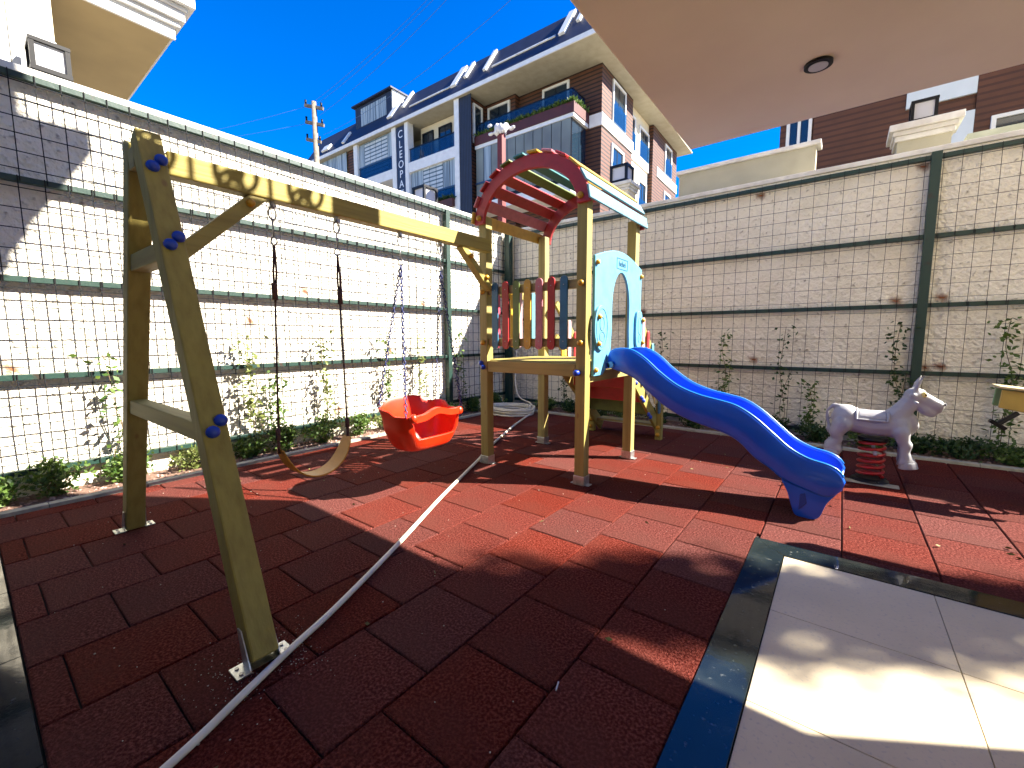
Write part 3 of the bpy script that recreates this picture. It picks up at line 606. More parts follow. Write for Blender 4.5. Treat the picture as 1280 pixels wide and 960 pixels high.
for s_ in (-1, 1):
    dy = s_ * .085
    limb([(.06, .60), (.01, .50), (.03, .42), (-.01, .37)], [.09, .066, .046, .056], dy); limb([(-.035, .335), (.02, .32)], [.056, .06], dy)
    limb([(.53, .56), (.55, .47), (.575, .44), (.565, .37), (.58, .30)], [.075, .052, .052, .043, .052], dy); limb([(.58, .262), (.63, .25)], [.062, .045], dy)
    limb([(.605, .985), (.62, 1.06), (.662, 1.15)], [.022, .020, .006], s_ * .05, s_ * .085); blob((.588, .945), .028, (1, .6, .9), s_ * .082)
limb([(.04, .775), (-.03, .785), (-.08, .72), (-.075, .62), (-.05, .55)], [.026, .020, .017, .018, .02], 0); blob((-.048, .52), .034, (.9, .9, 1.6))
limb([(.60, .70), (.625, .63), (.60, .55)], [.05, .045, .03])
body = m.build('body', DONK, dk, fixn=False)
md = body.modifiers.new('r', 'REMESH'); md.mode = 'VOXEL'; md.voxel_size = .011; md.use_smooth_shade = True
md = body.modifiers.new('s', 'SMOOTH'); md.iterations = 5; md.factor = .5
hv = MB()
for dy in (-.085, .085):
    hv.tube([pad_off((-.012, .318), dy), pad_off((-.018, .268), dy)], [.066, .076], 14); hv.tube([pad_off((.595, .27), dy), pad_off((.605, .208), dy)], [.062, .078], 14)
hv.build('hoof', DONK, dk, .006)
sd_ = MB()
saddle = []
for i in range(9):
    for j in range(9):
        x = .17 + .25 * i / 8; a = -1.25 + 2.5 * j / 8; dip = .028 * math.sin(math.pi * i / 8); r_ = .142 - dip * .2
        saddle.append((x, YD + r_ * math.sin(a), .623 + r_ * math.cos(a)))
sd_.add(saddle, [(i * 9 + j, i * 9 + j + 1, i * 9 + j + 10, i * 9 + j + 9) for i in range(8) for j in range(8)], True)
ed = [saddle[j] for j in range(9)] + [saddle[i * 9 + 8] for i in range(1, 9)] + [saddle[72 + j] for j in range(7, -1, -1)] + [saddle[i * 9] for i in range(7, 0, -1)]
sd_.tube(ed, .012, 6, True)
so_ = sd_.build('saddle', DONK, dk); q = so_.modifiers.new('s', 'SOLIDIFY'); q.thickness = .012
EYE = mat('eye_yellow', (.7, .55, .15), .3); PUP = mat('pupil', (.01, .01, .01), .2)
for s_ in (-1, 1):
    e = MB().ball((.672, YD + s_ * .058, .955), .026, (.8, .7, 1.1)).build('eye', EYE, dk); MB().ball((.684, YD + s_ * .074, .955), .010).build('pupil', PUP, e)
    MB().disc((.825, YD + s_ * .03, .866), (1, s_ * .5, .2), .012, .012, 10).build('nostril', mat('nostril', (.08, .08, .085), .6), dk)
MB().tube([pad_off((.61, .88), -.24), pad_off((.61, .88), -.05), pad_off((.61, .88), .05), pad_off((.61, .88), .24)], .014, 8).build('handle_bar', DONK, dk)
MB().bar(pad_off((.34, .335), -.19), pad_off((.34, .335), .19), .03, .03).build('foot_rest', DONK, dk, .004)
sp = []; turns = 6.2
for i in range(int(turns * 18)):
    q = 2 * math.pi * i / 18; f = i / (turns * 18); sp.append((.32 + .105 * math.cos(q), YD + .105 * math.sin(q), .055 + .395 * f))
MB().tube(sp, .0155, 8).build('spring', SPRING, dk)
MB().tube([(.32, YD, .44), (.32, YD, .475)], .125, 20).build('top_plate', BLACK, dk)
k = MB().tube([(.32, YD, .004), (.32, YD, .02), (.32, YD, .045)], [.165, .16, .12], 20)
for q in range(4): k.ball((.32 + .14 * math.cos(q * 1.57 + .4), YD + .14 * math.sin(q * 1.57 + .4), .025), .02, (1, 1, .7), 8, 6)
k.build('base_plate', BLACK, dk)
pd = tag(MB().box(.02, .55, 5.62, 5.74, .002, .012).build('concrete_strip', KERB, None, .004), 'pale concrete strip let into the tiles beside the donkey rider', 'paving strip')
# ------------------------------------------------------------------ second spring rider, cut by the frame
r2 = thing('spring_rider', (1.62, 5.75, 0), 'yellow panel spring rider with a black foot peg', 'spring rider')
MB().prism([(1.16, 1.045), (1.9, .985), (2.0, .90), (1.95, .80), (1.32, .85), (1.15, .885)], lambda a, b, t: (a, t, b), 5.66, 5.685).build('side_panel', mat('rider_yellow', (.45, .33, .07), .5, (.38, .28, .06), 8), r2, .006)
MB().prism([(1.16, 1.045), (1.9, .985), (2.0, .90), (1.95, .80), (1.32, .85), (1.15, .885)], lambda a, b, t: (a, t, b), 5.86, 5.885).build('side_panel', mat('rider_green', (.2, .33, .12), .5), r2, .006)
MB().prism([(1.14, 1.06), (1.8, .99), (1.8, 1.01), (1.14, 1.08)], lambda a, b, t: (a, t, b), 5.63, 5.92).build('seat', P_CREAM, r2, .005)
MB().bar((1.27, 5.66, .85), (1.155, 5.63, .745), .03, .035).bar((1.10, 5.63, .77), (1.20, 5.63, .70), .06, .035).build('foot_peg', BLACK, r2, .004)
sp = []
for i in range(int(turns * 18)):
    q = 2 * math.pi * i / 18; f = i / (turns * 18); sp.append((1.62 + .105 * math.cos(q), 5.77 + .105 * math.sin(q), .055 + .73 * f))
MB().tube(sp, .0155, 8).build('spring', SPRING, r2); MB().tube([(1.62, 5.77, .004), (1.62, 5.77, .045)], [.165, .12], 20).build('base_plate', BLACK, r2)
#PART3
# ------------------------------------------------------------------ plants
def leaf(m, c, d, L, W, r):
    d = Vector(d).normalized(); s_ = d.cross(Vector((r.uniform(-1, 1), r.uniform(-1, 1), r.uniform(.2, 1)))).normalized(); n_ = s_.cross(d)
    c = Vector(c); p = [c, c + d * L * .5 + s_ * W / 2 - n_ * W * .12, c + d * L - n_ * L * .12, c + d * L * .5 - s_ * W / 2 - n_ * W * .12]
    m.add(p, [(0, 1, 2), (0, 2, 3)])
def shrub(x, y, w_, hgt, lab, mt, seed, grp, nleaf=760, ll=.06):
    r = random.Random(seed); t = thing('shrub', (x, y, 0), lab, 'shrub', grp); f = MB(); s_ = MB()
    nb = 9
    for b in range(nb):
        a = r.uniform(0, 6.28); k = r.uniform(.2, 1) * w_; tip = Vector((x + k * math.cos(a) * .85, y + k * math.sin(a), hgt * r.uniform(.55, 1) * (1.1 - .4 * k / w_)))
        root = Vector((x + r.uniform(-.03, .03), y + r.uniform(-.03, .03), -.02)); mid = root.lerp(tip, .5) + Vector((0, 0, .04))
        pts = catmull([root, mid, tip], 4); s_.tube(pts, [.006 * (1 - .08 * i) for i in range(len(pts))], 4)
        for k_ in range(nleaf // nb):
            q = r.random() ** .6; c = root.lerp(tip, q) if q < .4 else mid.lerp(tip, (q - .4) / .6)
            c = c + Vector((r.gauss(0, .05), r.gauss(0, .05), r.gauss(0, .035))); c.z = max(c.z, .015)
            leaf(f, c, (r.uniform(-1, 1), r.uniform(-1, 1), r.uniform(-.1, 1.1)), ll * r.uniform(.6, 1.2), ll * .5 * r.uniform(.7, 1.2), r)
    f.build('foliage', mt, t, fixn=False); s_.build('stem', STEM, t, fixn=False); return t
GL = 'shrubs in the bed along the sunlit wall'; GR = 'shrubs in the bed along the shaded wall'
LL = [(-6.02, .10, .17, .24, 'small shrub'), (-6.0, .50, .26, .30, 'x'), (-6.02, 1.02, .24, .28, 'x'), (-5.98, 1.6, .27, .26, 'x'), (-6.0, 2.2, .22, .22, 'x'), (-5.97, 2.62, .28, .27, 'x'), (-5.98, 3.25, .34, .36, 'x'), (-6.0, 3.75, .26, .3, 'x'), (-6.0, 4.4, .32, .24, 'x'), (-6.0, 5.0, .28, .22, 'x'), (-6.0, 5.7, .25, .22, 'x'), (-6.0, 6.5, .28, .25, 'x'), (-5.95, 7.2, .28, .28, 'x')]
ORD = ['first', 'second', 'third', 'fourth', 'fifth', 'sixth', 'seventh', 'eighth', 'ninth', 'tenth', 'eleventh', 'twelfth', 'thirteenth', 'fourteenth']
for i, (x, y, ww, hh, _) in enumerate(LL): shrub(x, y, ww, hh * 1.2, ORD[len(LL) - 1 - i] + ' low green shrub from the wall corner in the bed below the sunlit wall', LEAF if i not in (3, 8) else LEAFL, 100 + i, GL)
for i, x in enumerate([-4.9, -4.3, -3.7, -3.1, -2.5, -1.9, -1.3, -.75, -.2, .35, .85, 1.3, 1.75, 2.2]):
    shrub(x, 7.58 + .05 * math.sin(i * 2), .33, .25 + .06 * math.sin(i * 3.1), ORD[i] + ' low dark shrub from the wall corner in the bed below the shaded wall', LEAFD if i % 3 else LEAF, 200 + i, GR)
def climber(base, top, lab, mt, seed, grp, nrm, n_=115, dens=1):
    r = random.Random(seed); t = thing('climbing_plant', base, lab, 'climbing plant', grp); b, e = Vector(base), Vector(top); along = Vector((0, 1, 0)) if nrm[0] else Vector((1, 0, 0)); nv = Vector(nrm)
    s_ = MB(); f = MB()
    for q in range(2 if dens < 2 else 3):
        pts = [b.lerp(e, i / 5) + along * (r.uniform(-.06, .06) + q * .05) + nv * r.uniform(0, .03) for i in range(6)]
        if q: pts = pts[:4]
        pts = catmull(pts, 5); s_.tube(pts, .0045, 4)
        for k in range(int(n_ * dens / (1 + q * .5))):
            fz = .12 + .88 * r.random() ** .7; c = pts[min(int(fz * (len(pts) - 1)), len(pts) - 1)]
            tw_ = .06 + .10 * max(0, fz - .75) * 4 * r.random(); c = c + along * r.gauss(0, tw_ * .75) + nv * r.uniform(-.02, .07) + Vector((0, 0, r.gauss(0, .04)))
            if c.z < .02: continue
            leaf(f, c, (r.uniform(-1, 1), r.uniform(-1, 1), r.uniform(-.7, .6)), .075 * r.uniform(.6, 1.25), .038 * r.uniform(.7, 1.3), r)
    f.build('foliage', mt, t, fixn=False); s_.build('stem', STEM, t, fixn=False)
for i, (y, z, dn) in enumerate([(1.0, 1.40, .6), (2.33, 1.6, 1.3), (2.60, 1.05, 1.1), (3.32, 1.58, 1), (4.45, 1.62, .9), (5.15, 1.58, 1), (6.16, 1.68, .7)]):
    climber((-6.07, y, 0), (-6.07, y - .04, z), ORD[6 - i] + ' thin climbing plant from the wall corner on the mesh of the sunlit wall', LEAFL if i % 2 else LEAF, 300 + i, 'climbers on the sunlit fence', (1, 0, 0), dens=dn)
for i, (x, z, dn) in enumerate([(-4.6, 1.5, .7), (-3.5, 1.2, .6), (-2.58, 1.66, .6), (-1.56, 1.6, .9), (-.70, 1.68, .45), (-.37, .85, .9), (.6, 1.69, 1), (1.6, 1.74, 1.5)]):
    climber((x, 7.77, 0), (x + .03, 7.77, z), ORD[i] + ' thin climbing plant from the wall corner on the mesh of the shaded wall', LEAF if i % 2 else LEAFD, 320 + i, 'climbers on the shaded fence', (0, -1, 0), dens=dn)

# ------------------------------------------------------------------ apartment building with balconies
th = rad(1.2); OB = Vector((-10.353, 20.961, 0)); EU = Vector((-math.cos(th), -math.sin(th), 0)); EV = Vector((-math.sin(th), math.cos(th), 0))
def Wp(u, v, z): return OB + EU * u + EV * v + Vector((0, 0, z))
def bb(m, u0, u1, v0, v1, z0, z1): return m.hexa([Wp(u0, v0, z0), Wp(u1, v0, z0), Wp(u1, v1, z0), Wp(u0, v1, z0), Wp(u0, v0, z1), Wp(u1, v0, z1), Wp(u1, v1, z1), Wp(u0, v1, z1)])
ap = thing('apartment_building', Wp(8, 5, 0), 'brown and white apartment block with navy mansard roof and vertical name sign', 'building')
def bx(name, m_, *a, par=None, bevel=0): return bb(MB(), *a).build(name, m_, par or ap, bevel)
bx('cladding_wall', CLAD, .0, 7.1, 0, 4.2, 0, 15.2); bx('cladding_wall', CLAD, .002, 7, 8.0, 13.1, 0, 15.2); bx('rendered_wall', CREAM, .28, 7, 4.203, 7.998, 0, 15.19)
bx('cladding_wall', CLAD, 5.1, 7.3, -.4, -.003, 0, 15.19); bx('return_wall', CLAD, 7.3, 7.7, -1.9, 1, 0, 15.18); bx('core_wall', CREAM, 7.703, 24.2, .2, 12, 0, 15.17)
bx('shade_pier', CLAD, -.02, .5, 7.75, 8.6, 0, 15.16)
for u0, u1 in ((8.0, 8.36), (12.42, 12.74), (13.62, 14.03), (17.85, 18.28), (23.8, 24.2)): bx('column', WHITE, u0, u1, -1.97, -1.5, 0, 15.2)
bx('rib_panel', RIB, 7.08, 7.995, -1.93, -1.905, 0, 15.19)
sg = bx('sign_board', mat('sign_navy', (.012, .02, .05), .5), 12.745, 13.615, -1.93, -1.7, 5, 15.12)
LW_ = mat('letter_white', (.8, .8, .8), .5)
for i, ch in enumerate('CLEOPATRA'):
    zc = 14.63 - i * .615
    M = Matrix(((-EU.x, 0, -EV.x, 0), (-EU.y, 0, -EV.y, 0), (0, 1, 0, 0), (0, 0, 0, 1)))
    put_text(ch, .66, sg, Matrix.Translation(Wp(13.18, -1.935, zc)) @ M, LW_, 'letter')
for zb in (12.1, 9.1, 6.1):
    for u0, u1 in ((8.363, 12.417), (14.033, 17.847), (18.283, 23.797)): bx('floor_slab', WHITE, u0, u1, -1.95, .19, zb, zb + .6)
def win(u0, u1, z0, z1, v, side=False, mull=2, fm=None, gm=None, fw=.12):
    fm = fm or WHITE; gm = gm or GLASSD; m = MB(); f = (lambda m_, a0, a1, b0, b1, c0, c1: bb(m_, v + b0, v + b1, a0, a1, c0, c1)) if side else (lambda m_, a0, a1, b0, b1, c0, c1: bb(m_, a0, a1, v + b0, v + b1, c0, c1))
    f(m, u0, u0 + fw, -.08, .06, z0, z1); f(m, u1 - fw, u1, -.08, .06, z0, z1); f(m, u0 + fw + .001, u1 - fw - .001, -.08, .06, z1 - fw, z1); f(m, u0 + fw + .001, u1 - fw - .001, -.08, .06, z0, z0 + .06)
    o = m.build('window', fm, ap); a0, a1 = u0 + fw, u1 - fw; wd = (a1 - a0) / mull
    d = MB()
    for k in range(mull + 1):
        x = a0 + k * wd; f(d, max(a0 + .002, x - .025), min(a1 - .002, x + .025), -.03, .03, z0 + .063, z1 - fw - .003)
    d.build('mullion', BLACK, o)
    for k in range(mull): f(MB(), a0 + k * wd + .027, a0 + (k + 1) * wd - .027, -.015, -.005, z0 + .063, z1 - fw - .003).build('pane', gm, o)
    return o
# right bay: balcony, planter, glazed bay below
win(1.85, 3.5, 12.75, 15.0, -.02); win(5.45, 7.05, 12.75, 14.95, -.42); win(-1.55, -.75, 12.75, 14.9, 7.28, True, 1)
for zb in (12.28, 9.28):
    bx('balcony_slab', WHITE, .72, 7.08, -1.62, -.41 if 0 else -.004, zb, zb + .18) if zb > 10 else bx('balcony_slab', WHITE, .85, 7.06, -1.6, -.004, zb - .5, zb)
pt_ = bb(bb(MB(), .68, 7.08, -1.66, -1.36, 12.463, 12.95), .68, .98, -1.357, -.004, 12.463, 12.95).build('planter', PLANTER, ap)
r = random.Random(9); f = MB()
for k in range(1500):
    if r.random() < .8: u, v = r.uniform(.7, 7.05), r.uniform(-1.64, -1.4)
    else: u, v = r.uniform(.7, .95), r.uniform(-1.6, -.1)
    leaf(f, Wp(u, v, 12.93 + r.random() * .12), (r.uniform(-1, 1), r.uniform(-1, 1), r.uniform(.1, 1.3)), r.uniform(.15, .32), .09, r)
f.build('planter_foliage', LEAF, ap, fixn=False)
gl = bb(bb(MB(), .95, 7.05, -1.34, -1.32, 12.5, 13.72), .95, .97, -1.31, -.01, 12.5, 13.72).build('glass_railing', GLASSB, ap)
bb(bb(MB(), .93, 7.06, -1.36, -1.30, 13.723, 13.77), .93, .99, -1.297, -.01, 13.723, 13.77).build('handrail', BLACK, gl)
n = 11
for k in range(n):
    u0 = .87 + k * (6.18 / n); bx('bay_pane', GLASSG if k != 9 else CURT, u0 + .02, u0 + 6.18 / n - .02, -1.58, -1.565, 9.5, 12.27)
bx('bay_frame', BLACK, .85, 7.05, -1.56, -1.54, 9.3, 12.27)
for k in range(2): bx('bay_pane', GLASSD, .86, .875, -1.5 + k * .74, -.8 + k * .74, 9.5, 12.27)
bx('bay_wall', mat('bay_purple', (.05, .03, .10), .7), .88, 7.04, -1.53, -.01, 9.3, 12.26)
bx('bay_rail', mat('rail_navy', (.02, .05, .10), .4), .84, 7.05, -1.63, -1.60, 10.32, 10.42)
bx('corner_band', WHITE, -.06, .66, -.06, .3, 12.25, 12.85); bx('side_band', WHITE, -.06, .05, .303, 4.25, 12.25, 12.85); bx('side_band', WHITE, .2, .33, 4.253, 7.74, 12.2, 12.75); bx('side_band', WHITE, -.06, .05, 8.61, 13.15, 12.25, 12.85)
# middle section
bx('balcony_back_wall', CREAM, 9.2, 12.41, -.85, .19, 12.703, 15.15); bx('balcony_back_wall', CREAM, 8.37, 9.197, -.4, .19, 12.703, 15.15)
for u0, u1 in ((9.6, 10.7), (11.2, 12.2)): win(u0, u1, 12.72, 14.75, -.87, fm=BLACK, fw=.05)
for (u0, u1) in ((8.37, 12.41),):
    for k in range(4): bx('glass_railing', GLASSB, u0 + k * 1.01 + .02, u0 + (k + 1) * 1.01 - .02, -1.85, -1.835, 12.74, 13.5)
    bx('handrail', BLACK, u0, u1, -1.87, -1.81, 13.505, 13.56)
def glazed(u0, u1, z0, z1, blind, zr):
    k_ = max(3, round((u1 - u0) / .62)); wd = (u1 - u0) / k_
    for k in range(k_):
        frac = (k + .5) / k_; m_ = BLIND if blind[0] < frac < blind[1] else CURT
        bx('glazing_pane', m_, u0 + k * wd + .02, u0 + (k + 1) * wd - .02, -1.80, -1.785, z0 + .02, z1 - .01)
    bx('glazing_frame', BLACK, u0, u1, -1.78, -1.76, z0 + .01, z1 - .005); bx('handrail', mat('rail_navy2', (.02, .05, .10), .4), u0, u1, -1.87, -1.81, zr, zr + .09)
    bx('balustrade', GLASSB, u0 + .01, u1 - .01, -1.845, -1.832, z0 + .02, zr - .005)
glazed(8.37, 12.41, 9.7, 12.1, (.3, .75), 10.5); glazed(14.04, 17.84, 12.7, 15.15, (.2, .85), 13.5); glazed(19.4, 23.79, 12.7, 15.15, (.9, 1), 13.3); glazed(8.37, 12.41, 6.7, 9.1, (0, .5), 7.5); glazed(19.4, 23.79, 9.7, 12.1, (.2, .5), 10.5)
bx('brown_pier', CLAD, 18.285, 19.39, -1.7, .19, 0, 15.16)
fp = bx('flower_box', PLANTER, 8.4, 10.2, -2.2, -1.98, 9.3, 9.75); f = MB()
for k in range(260): leaf(f, Wp(r.uniform(8.4, 10.2), r.uniform(-2.2, -2.0), 9.74 + r.random() * .1), (r.uniform(-1, 1), r.uniform(-1, 1), r.uniform(.1, 1.3)), r.uniform(.15, .3), .08, r)
f.build('flower_box_foliage', LEAFD, ap, fixn=False)
# side windows
for v0, v1, z0, z1, uu in ((1.25, 3.0, 12.88, 15.0, 0), (4.45, 5.25, 12.75, 14.65, .28), (5.95, 7.65, 12.75, 14.55, .28), (10.2, 11.7, 12.88, 14.85, 0), (1.2, 2.85, 9.9, 11.8, 0), (5.94, 7.42, 9.3, 11.4, .28), (10.2, 11.7, 9.8, 11.72, 0), (1.2, 2.85, 6.7, 8.8, 0), (5.94, 7.42, 6.3, 8.4, .28)):
    win(v0, v1, z0, z1, uu, True, 2); bb(MB(), uu - .12, uu - .105, v0 + .05, v1 - .05, z0, z0 + .95).build('glass_railing', GLASSB, ap)
# roof
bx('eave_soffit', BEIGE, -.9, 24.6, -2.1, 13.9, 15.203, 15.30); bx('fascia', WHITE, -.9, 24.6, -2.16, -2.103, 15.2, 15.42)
prof = [(-2.10, 15.303), (-2.155, 15.43), (-.55, 17.75), (12.3, 17.75), (13.9, 15.303)]
rf = MB().prism(prof, lambda a, b, t: Wp(t, a, b), -.85, 24.55).build('mansard_roof', ROOF, ap)
def rp_(u, f_, out): return Wp(u, -2.155 + 1.605 * f_ - out * .82, 15.43 + 2.32 * f_ + out * .57)
for u, wd, f0, f1 in ((14.2, .5, .28, .92), (13.4, .2, .5, 1.06), (8.4, .45, .3, .95), (7.8, .2, .45, .95), (6.2, .22, .35, 1.0), (1.2, .35, .3, 1.0), (.55, .2, .5, 1.0), (19.3, .25, .1, .5), (21.5, .9, .15, .35)):
    MB().hexa([rp_(u, f0, -.02), rp_(u + wd, f0, -.02), rp_(u + wd, f1, -.02), rp_(u, f1, -.02), rp_(u, f0, .12), rp_(u + wd, f0, .12), rp_(u + wd, f1, .12), rp_(u, f1, .12)]).build('roof_cheek', WHITE, rf)
for u0, u1 in ((8.9, 12.6), (1.8, 5.8)):
    MB().hexa([rp_(u0, .34, .01), rp_(u1, .34, .01), rp_(u1, .39, .01), rp_(u0, .39, .01), rp_(u0, .34, .06), rp_(u1, .34, .06), rp_(u1, .39, .06), rp_(u0, .39, .06)]).build('roof_trim', COPE, rf)
dm = bb(MB(), 14.85, 18.9, -1.25, 1, 16.55, 18.15).build('dormer', ROOF, ap); bx('dormer_cheek', WHITE, 14.72, 14.845, -1.2, 1, 16.6, 18.2); bx('dormer_roof', ROOF, 14.6, 19.1, -1.45, 1.1, 18.2, 18.3)
for k in range(5): bx('dormer_pane', CURT, 15.35 + k * .58, 15.35 + k * .58 + .54, -1.27, -1.255, 16.75, 17.95)

# ------------------------------------------------------------------ street pole with cables
pl_ = thing('utility_pole', (-26.1, 14.45, 0), 'tall concrete utility pole with three crossarms against the sky', 'utility pole')
CONC = mat('pole_concrete', (.20, .17, .13), .9, (.13, .105, .08), 6, 5)
MB().tube([(-26.2, 14.5, 0), (-26.2, 14.5, 15.75)], [.24, .14], 10).build('pole', CONC, pl_)
for z, a in ((15.45, 1), (14.5, 1), (13.5, .6)):
    c = Vector((-26.2, 14.5, z)); d = Vector((.40, .28, -.10)) * 1.15
    arm = MB().bar(c - d, c + d * a, .14, .16).build('crossarm', CONC, pl_); k = MB()
    for s_ in (-.9, .8 * a): k.tube([c + d * s_ + Vector((0, 0, .1)), c + d * s_ + Vector((0, 0, .32))], .06, 6)
    k.build('insulator', BLACK, arm)
CAB = mat('cable', (.06, .12, .25), .6)
for i, (z, dz) in enumerate(((15.75, 6.5), (15.5, 5.6), (14.8, 5.0), (13.6, 2.2))):
    a, b = Vector((-26.2 + .3 * i, 14.5, z)), Vector((-1.5, 15.5 - i * .8, z + dz)); k = [a.lerp(b, t / 12) - Vector((0, 0, 1.1 * 4 * (t / 12) * (1 - t / 12))) for t in range(13)]
    tag(MB().tube(k, .008, 4).build('overhead_cable', CAB), ['highest', 'second highest', 'third highest', 'lowest'][i] + ' overhead cable running from the utility pole over the apartment roof', 'cable', 'overhead cables')
for i, (z, dz) in enumerate(((15.6, -2.5), (14.6, -2.0))):
    a, b = Vector((-26.2, 14.5, z)), Vector((-52, -2 - 3 * i, z + dz)); k = [a.lerp(b, t / 12) - Vector((0, 0, 1.0 * 4 * (t / 12) * (1 - t / 12))) for t in range(13)]
    tag(MB().tube(k, .008, 4).build('overhead_cable', CAB), ['upper', 'lower'][i] + ' overhead cable running from the utility pole away from the apartment block', 'cable', 'overhead cables')

# ------------------------------------------------------------------ red post with white wrapped top
rpst = thing('red_post', (-7.02, 8.73, 0), 'dark red square post with a white crumpled wrapping on its top behind the wall corner', 'post')
MB().box(-7.10, -6.95, 8.655, 8.805, 0, 6.56).build('shaft', mat('post_red', (.15, .016, .012), .6, (.12, .013, .01), 5), rpst, .006)
r = random.Random(4); k = MB(); c0 = Vector((-7.025, 8.73, 6.66))
for i in range(15):
    a = i * 2.4; k.ball(c0 + Vector((math.cos(a) * .12, math.sin(a) * .10, r.uniform(-.05, .09))), r.uniform(.07, .11), (r.uniform(.4, 1), r.uniform(.4, 1), r.uniform(.8, 1.5)), 7, 5)
for d in ((-.24, -.16, .1), (-.22, -.15, -.1), (.24, .16, .05), (.2, .15, .02)): k.ball(c0 + Vector(d), .06, (1.5, 1, .7), 6, 4)
o = k.build('wrapping', mat('white_cloth', (.78, .78, .76), .8, (.6, .6, .6), 9), rpst)
md = o.modifiers.new('r', 'REMESH'); md.mode = 'VOXEL'; md.voxel_size = .03

# ------------------------------------------------------------------ garden wall pillars and lanterns
def lantern(c, s_, lab, ang=0, par=None, hgt=None):
    hgt = hgt or s_; t = thing('lantern', (c[0], c[1], c[2]), lab, 'lantern', 'square black lanterns'); e = s_ * .15; m = MB(); x, y, z = c; q = s_ / 2
    del t['group']
    for sx in (-1, 1):
        for sy in (-1, 1): m.box(x + sx * q - e / 2, x + sx * q + e / 2, y + sy * q - e / 2, y + sy * q + e / 2, z + e * 1.2, z + hgt - e)
    m.box(x - q - e / 2 - .004, x + q + e / 2 + .004, y - q - e / 2 - .004, y + q + e / 2 + .004, z, z + e * 1.15); m.box(x - q - e / 2 - .004, x + q + e / 2 + .004, y - q - e / 2 - .004, y + q + e / 2 + .004, z + hgt - e * .95, z + hgt)
    m.build('frame', BLACK, t); MB().box(x - q + e * .1, x + q - e * .1, y - q + e * .1, y + q - e * .1, z + e * 1.2, z + hgt - e).build('glass', OPAL, t); return t
def pillar(c, w_, z0, z1, lab, d_=None, m_=None):
    d_ = d_ or w_; m_ = m_ or BEIGE; x, y = c; t = thing('gate_pillar', (x, y, 0), lab, 'pillar'); MB().box(x - w_ / 2, x + w_ / 2, y - d_ / 2, y + d_ / 2, z0, z1 - .22).build('shaft', m_, t)
    k = MB()
    for i, (e, a, b) in enumerate(((.03, .22, .15), (.055, .148, .09), (.10, .088, .0))): k.box(x - w_ / 2 - e, x + w_ / 2 + e, y - d_ / 2 - e, y + d_ / 2 + e, z1 - a, z1 - b)
    k.build('capital', COPE, t, .008); return t
pillar((.72, 8.62), .55, 0, 4.48, 'beige rendered pillar with flared capital behind the shaded wall', .42)
lantern((.70, 8.55, 4.484), .24, 'square black lantern with white glass on the beige pillar behind the shaded wall', hgt=.29)
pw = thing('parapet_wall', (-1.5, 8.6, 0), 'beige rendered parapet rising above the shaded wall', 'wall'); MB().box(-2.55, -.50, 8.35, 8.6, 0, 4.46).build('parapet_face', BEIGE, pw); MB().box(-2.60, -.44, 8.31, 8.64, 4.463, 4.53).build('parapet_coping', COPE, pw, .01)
pw2 = thing('parapet_wall', (3, 8.6, 0), 'low greenish parapet beside the beige pillar with the lantern', 'wall'); MB().box(1.14, 6, 8.36, 8.6, 0, 4.17).build('parapet_face', mat('greenish_render', (.45, .47, .36), .85, (.36, .38, .28), 4, 5), pw2)
lantern((-8.78, 7.75, 4.93), .40, 'square black lantern seen beside the name sign above the sunlit wall', hgt=.44); pillar((-8.78, 7.75), .42, 0, 4.926, 'white pillar cap below the lantern above the sunlit wall', m_=WHITE)
lantern((-4.98, 11.36, 5.62), .42, 'square black lantern in front of the apartment block side', hgt=.46); pillar((-4.95, 11.4), .5, 0, 5.615, 'cream pillar with a flared capital carrying a lantern in front of the apartment block', m_=CREAM)
lk = thing('garden_wall', (-6.0, 11.6, 0), 'white rendered garden wall glimpsed behind the tower roof', 'wall'); MB().box(-9.5, -4.7, 11.7, 11.9, 0, 5.0).build('wall_face', WHITE, lk)

# ------------------------------------------------------------------ brown clad house behind the shaded wall
bh = thing('clad_house', (5, 13.5, 0), 'brown timber clad house with pale panels behind the shaded wall', 'building')
MB().box(-.86, 1.84, 13.02, 20, 0, 9.5).build('cladding_wall', CLAD2, bh); MB().box(1.843, 9, 12.95, 20, 0, 9.5).build('cladding_wall', CLAD2, bh); MB().box(-1.56, -.863, 13.1, 20, 0, 9.5).build('cladding_wall', CLAD2, bh)
PALE = mat('pale_panel', (.62, .68, .72), .6, (.55, .61, .65), 2)
MB().box(.78, 1.838, 12.96, 13.017, 6.40, 8.0).build('pale_panel', PALE, bh); MB().box(1.45, 1.838, 12.955, 13.017, 4, 6.08).build('pale_panel', PALE, bh)
def hwin(x0, x1, z0, z1, y, mu):
    m = MB(); e = .07; m.box(x0, x0 + e, y - .06, y + .02, z0, z1).box(x1 - e, x1, y - .06, y + .02, z0, z1).box(x0 + e, x1 - e, y - .06, y + .02, z1 - e, z1).box(x0 + e, x1 - e, y - .06, y + .02, z0, z0 + e)
    for k in range(1, mu): x = x0 + (x1 - x0) * k / mu; m.box(x - .03, x + .03, y - .05, y + .015, z0 + e, z1 - e)
    o = m.build('window', WHITE, bh)
    for k in range(mu): a = x0 + (x1 - x0) * k / mu; MB().box(a + .04, a + (x1 - x0) / mu - .04, y - .02, y - .01, z0 + e, z1 - e).build('pane', GLASSD, o)
hwin(2.07, 4.2, 4.6, 5.86, 12.95, 2); hwin(-1.42, -.90, 6.05, 7.4, 13.1, 2); MB().box(-1.56, -.87, 13.02, 13.098, 5.98, 6.048).build('sill', WHITE, bh)

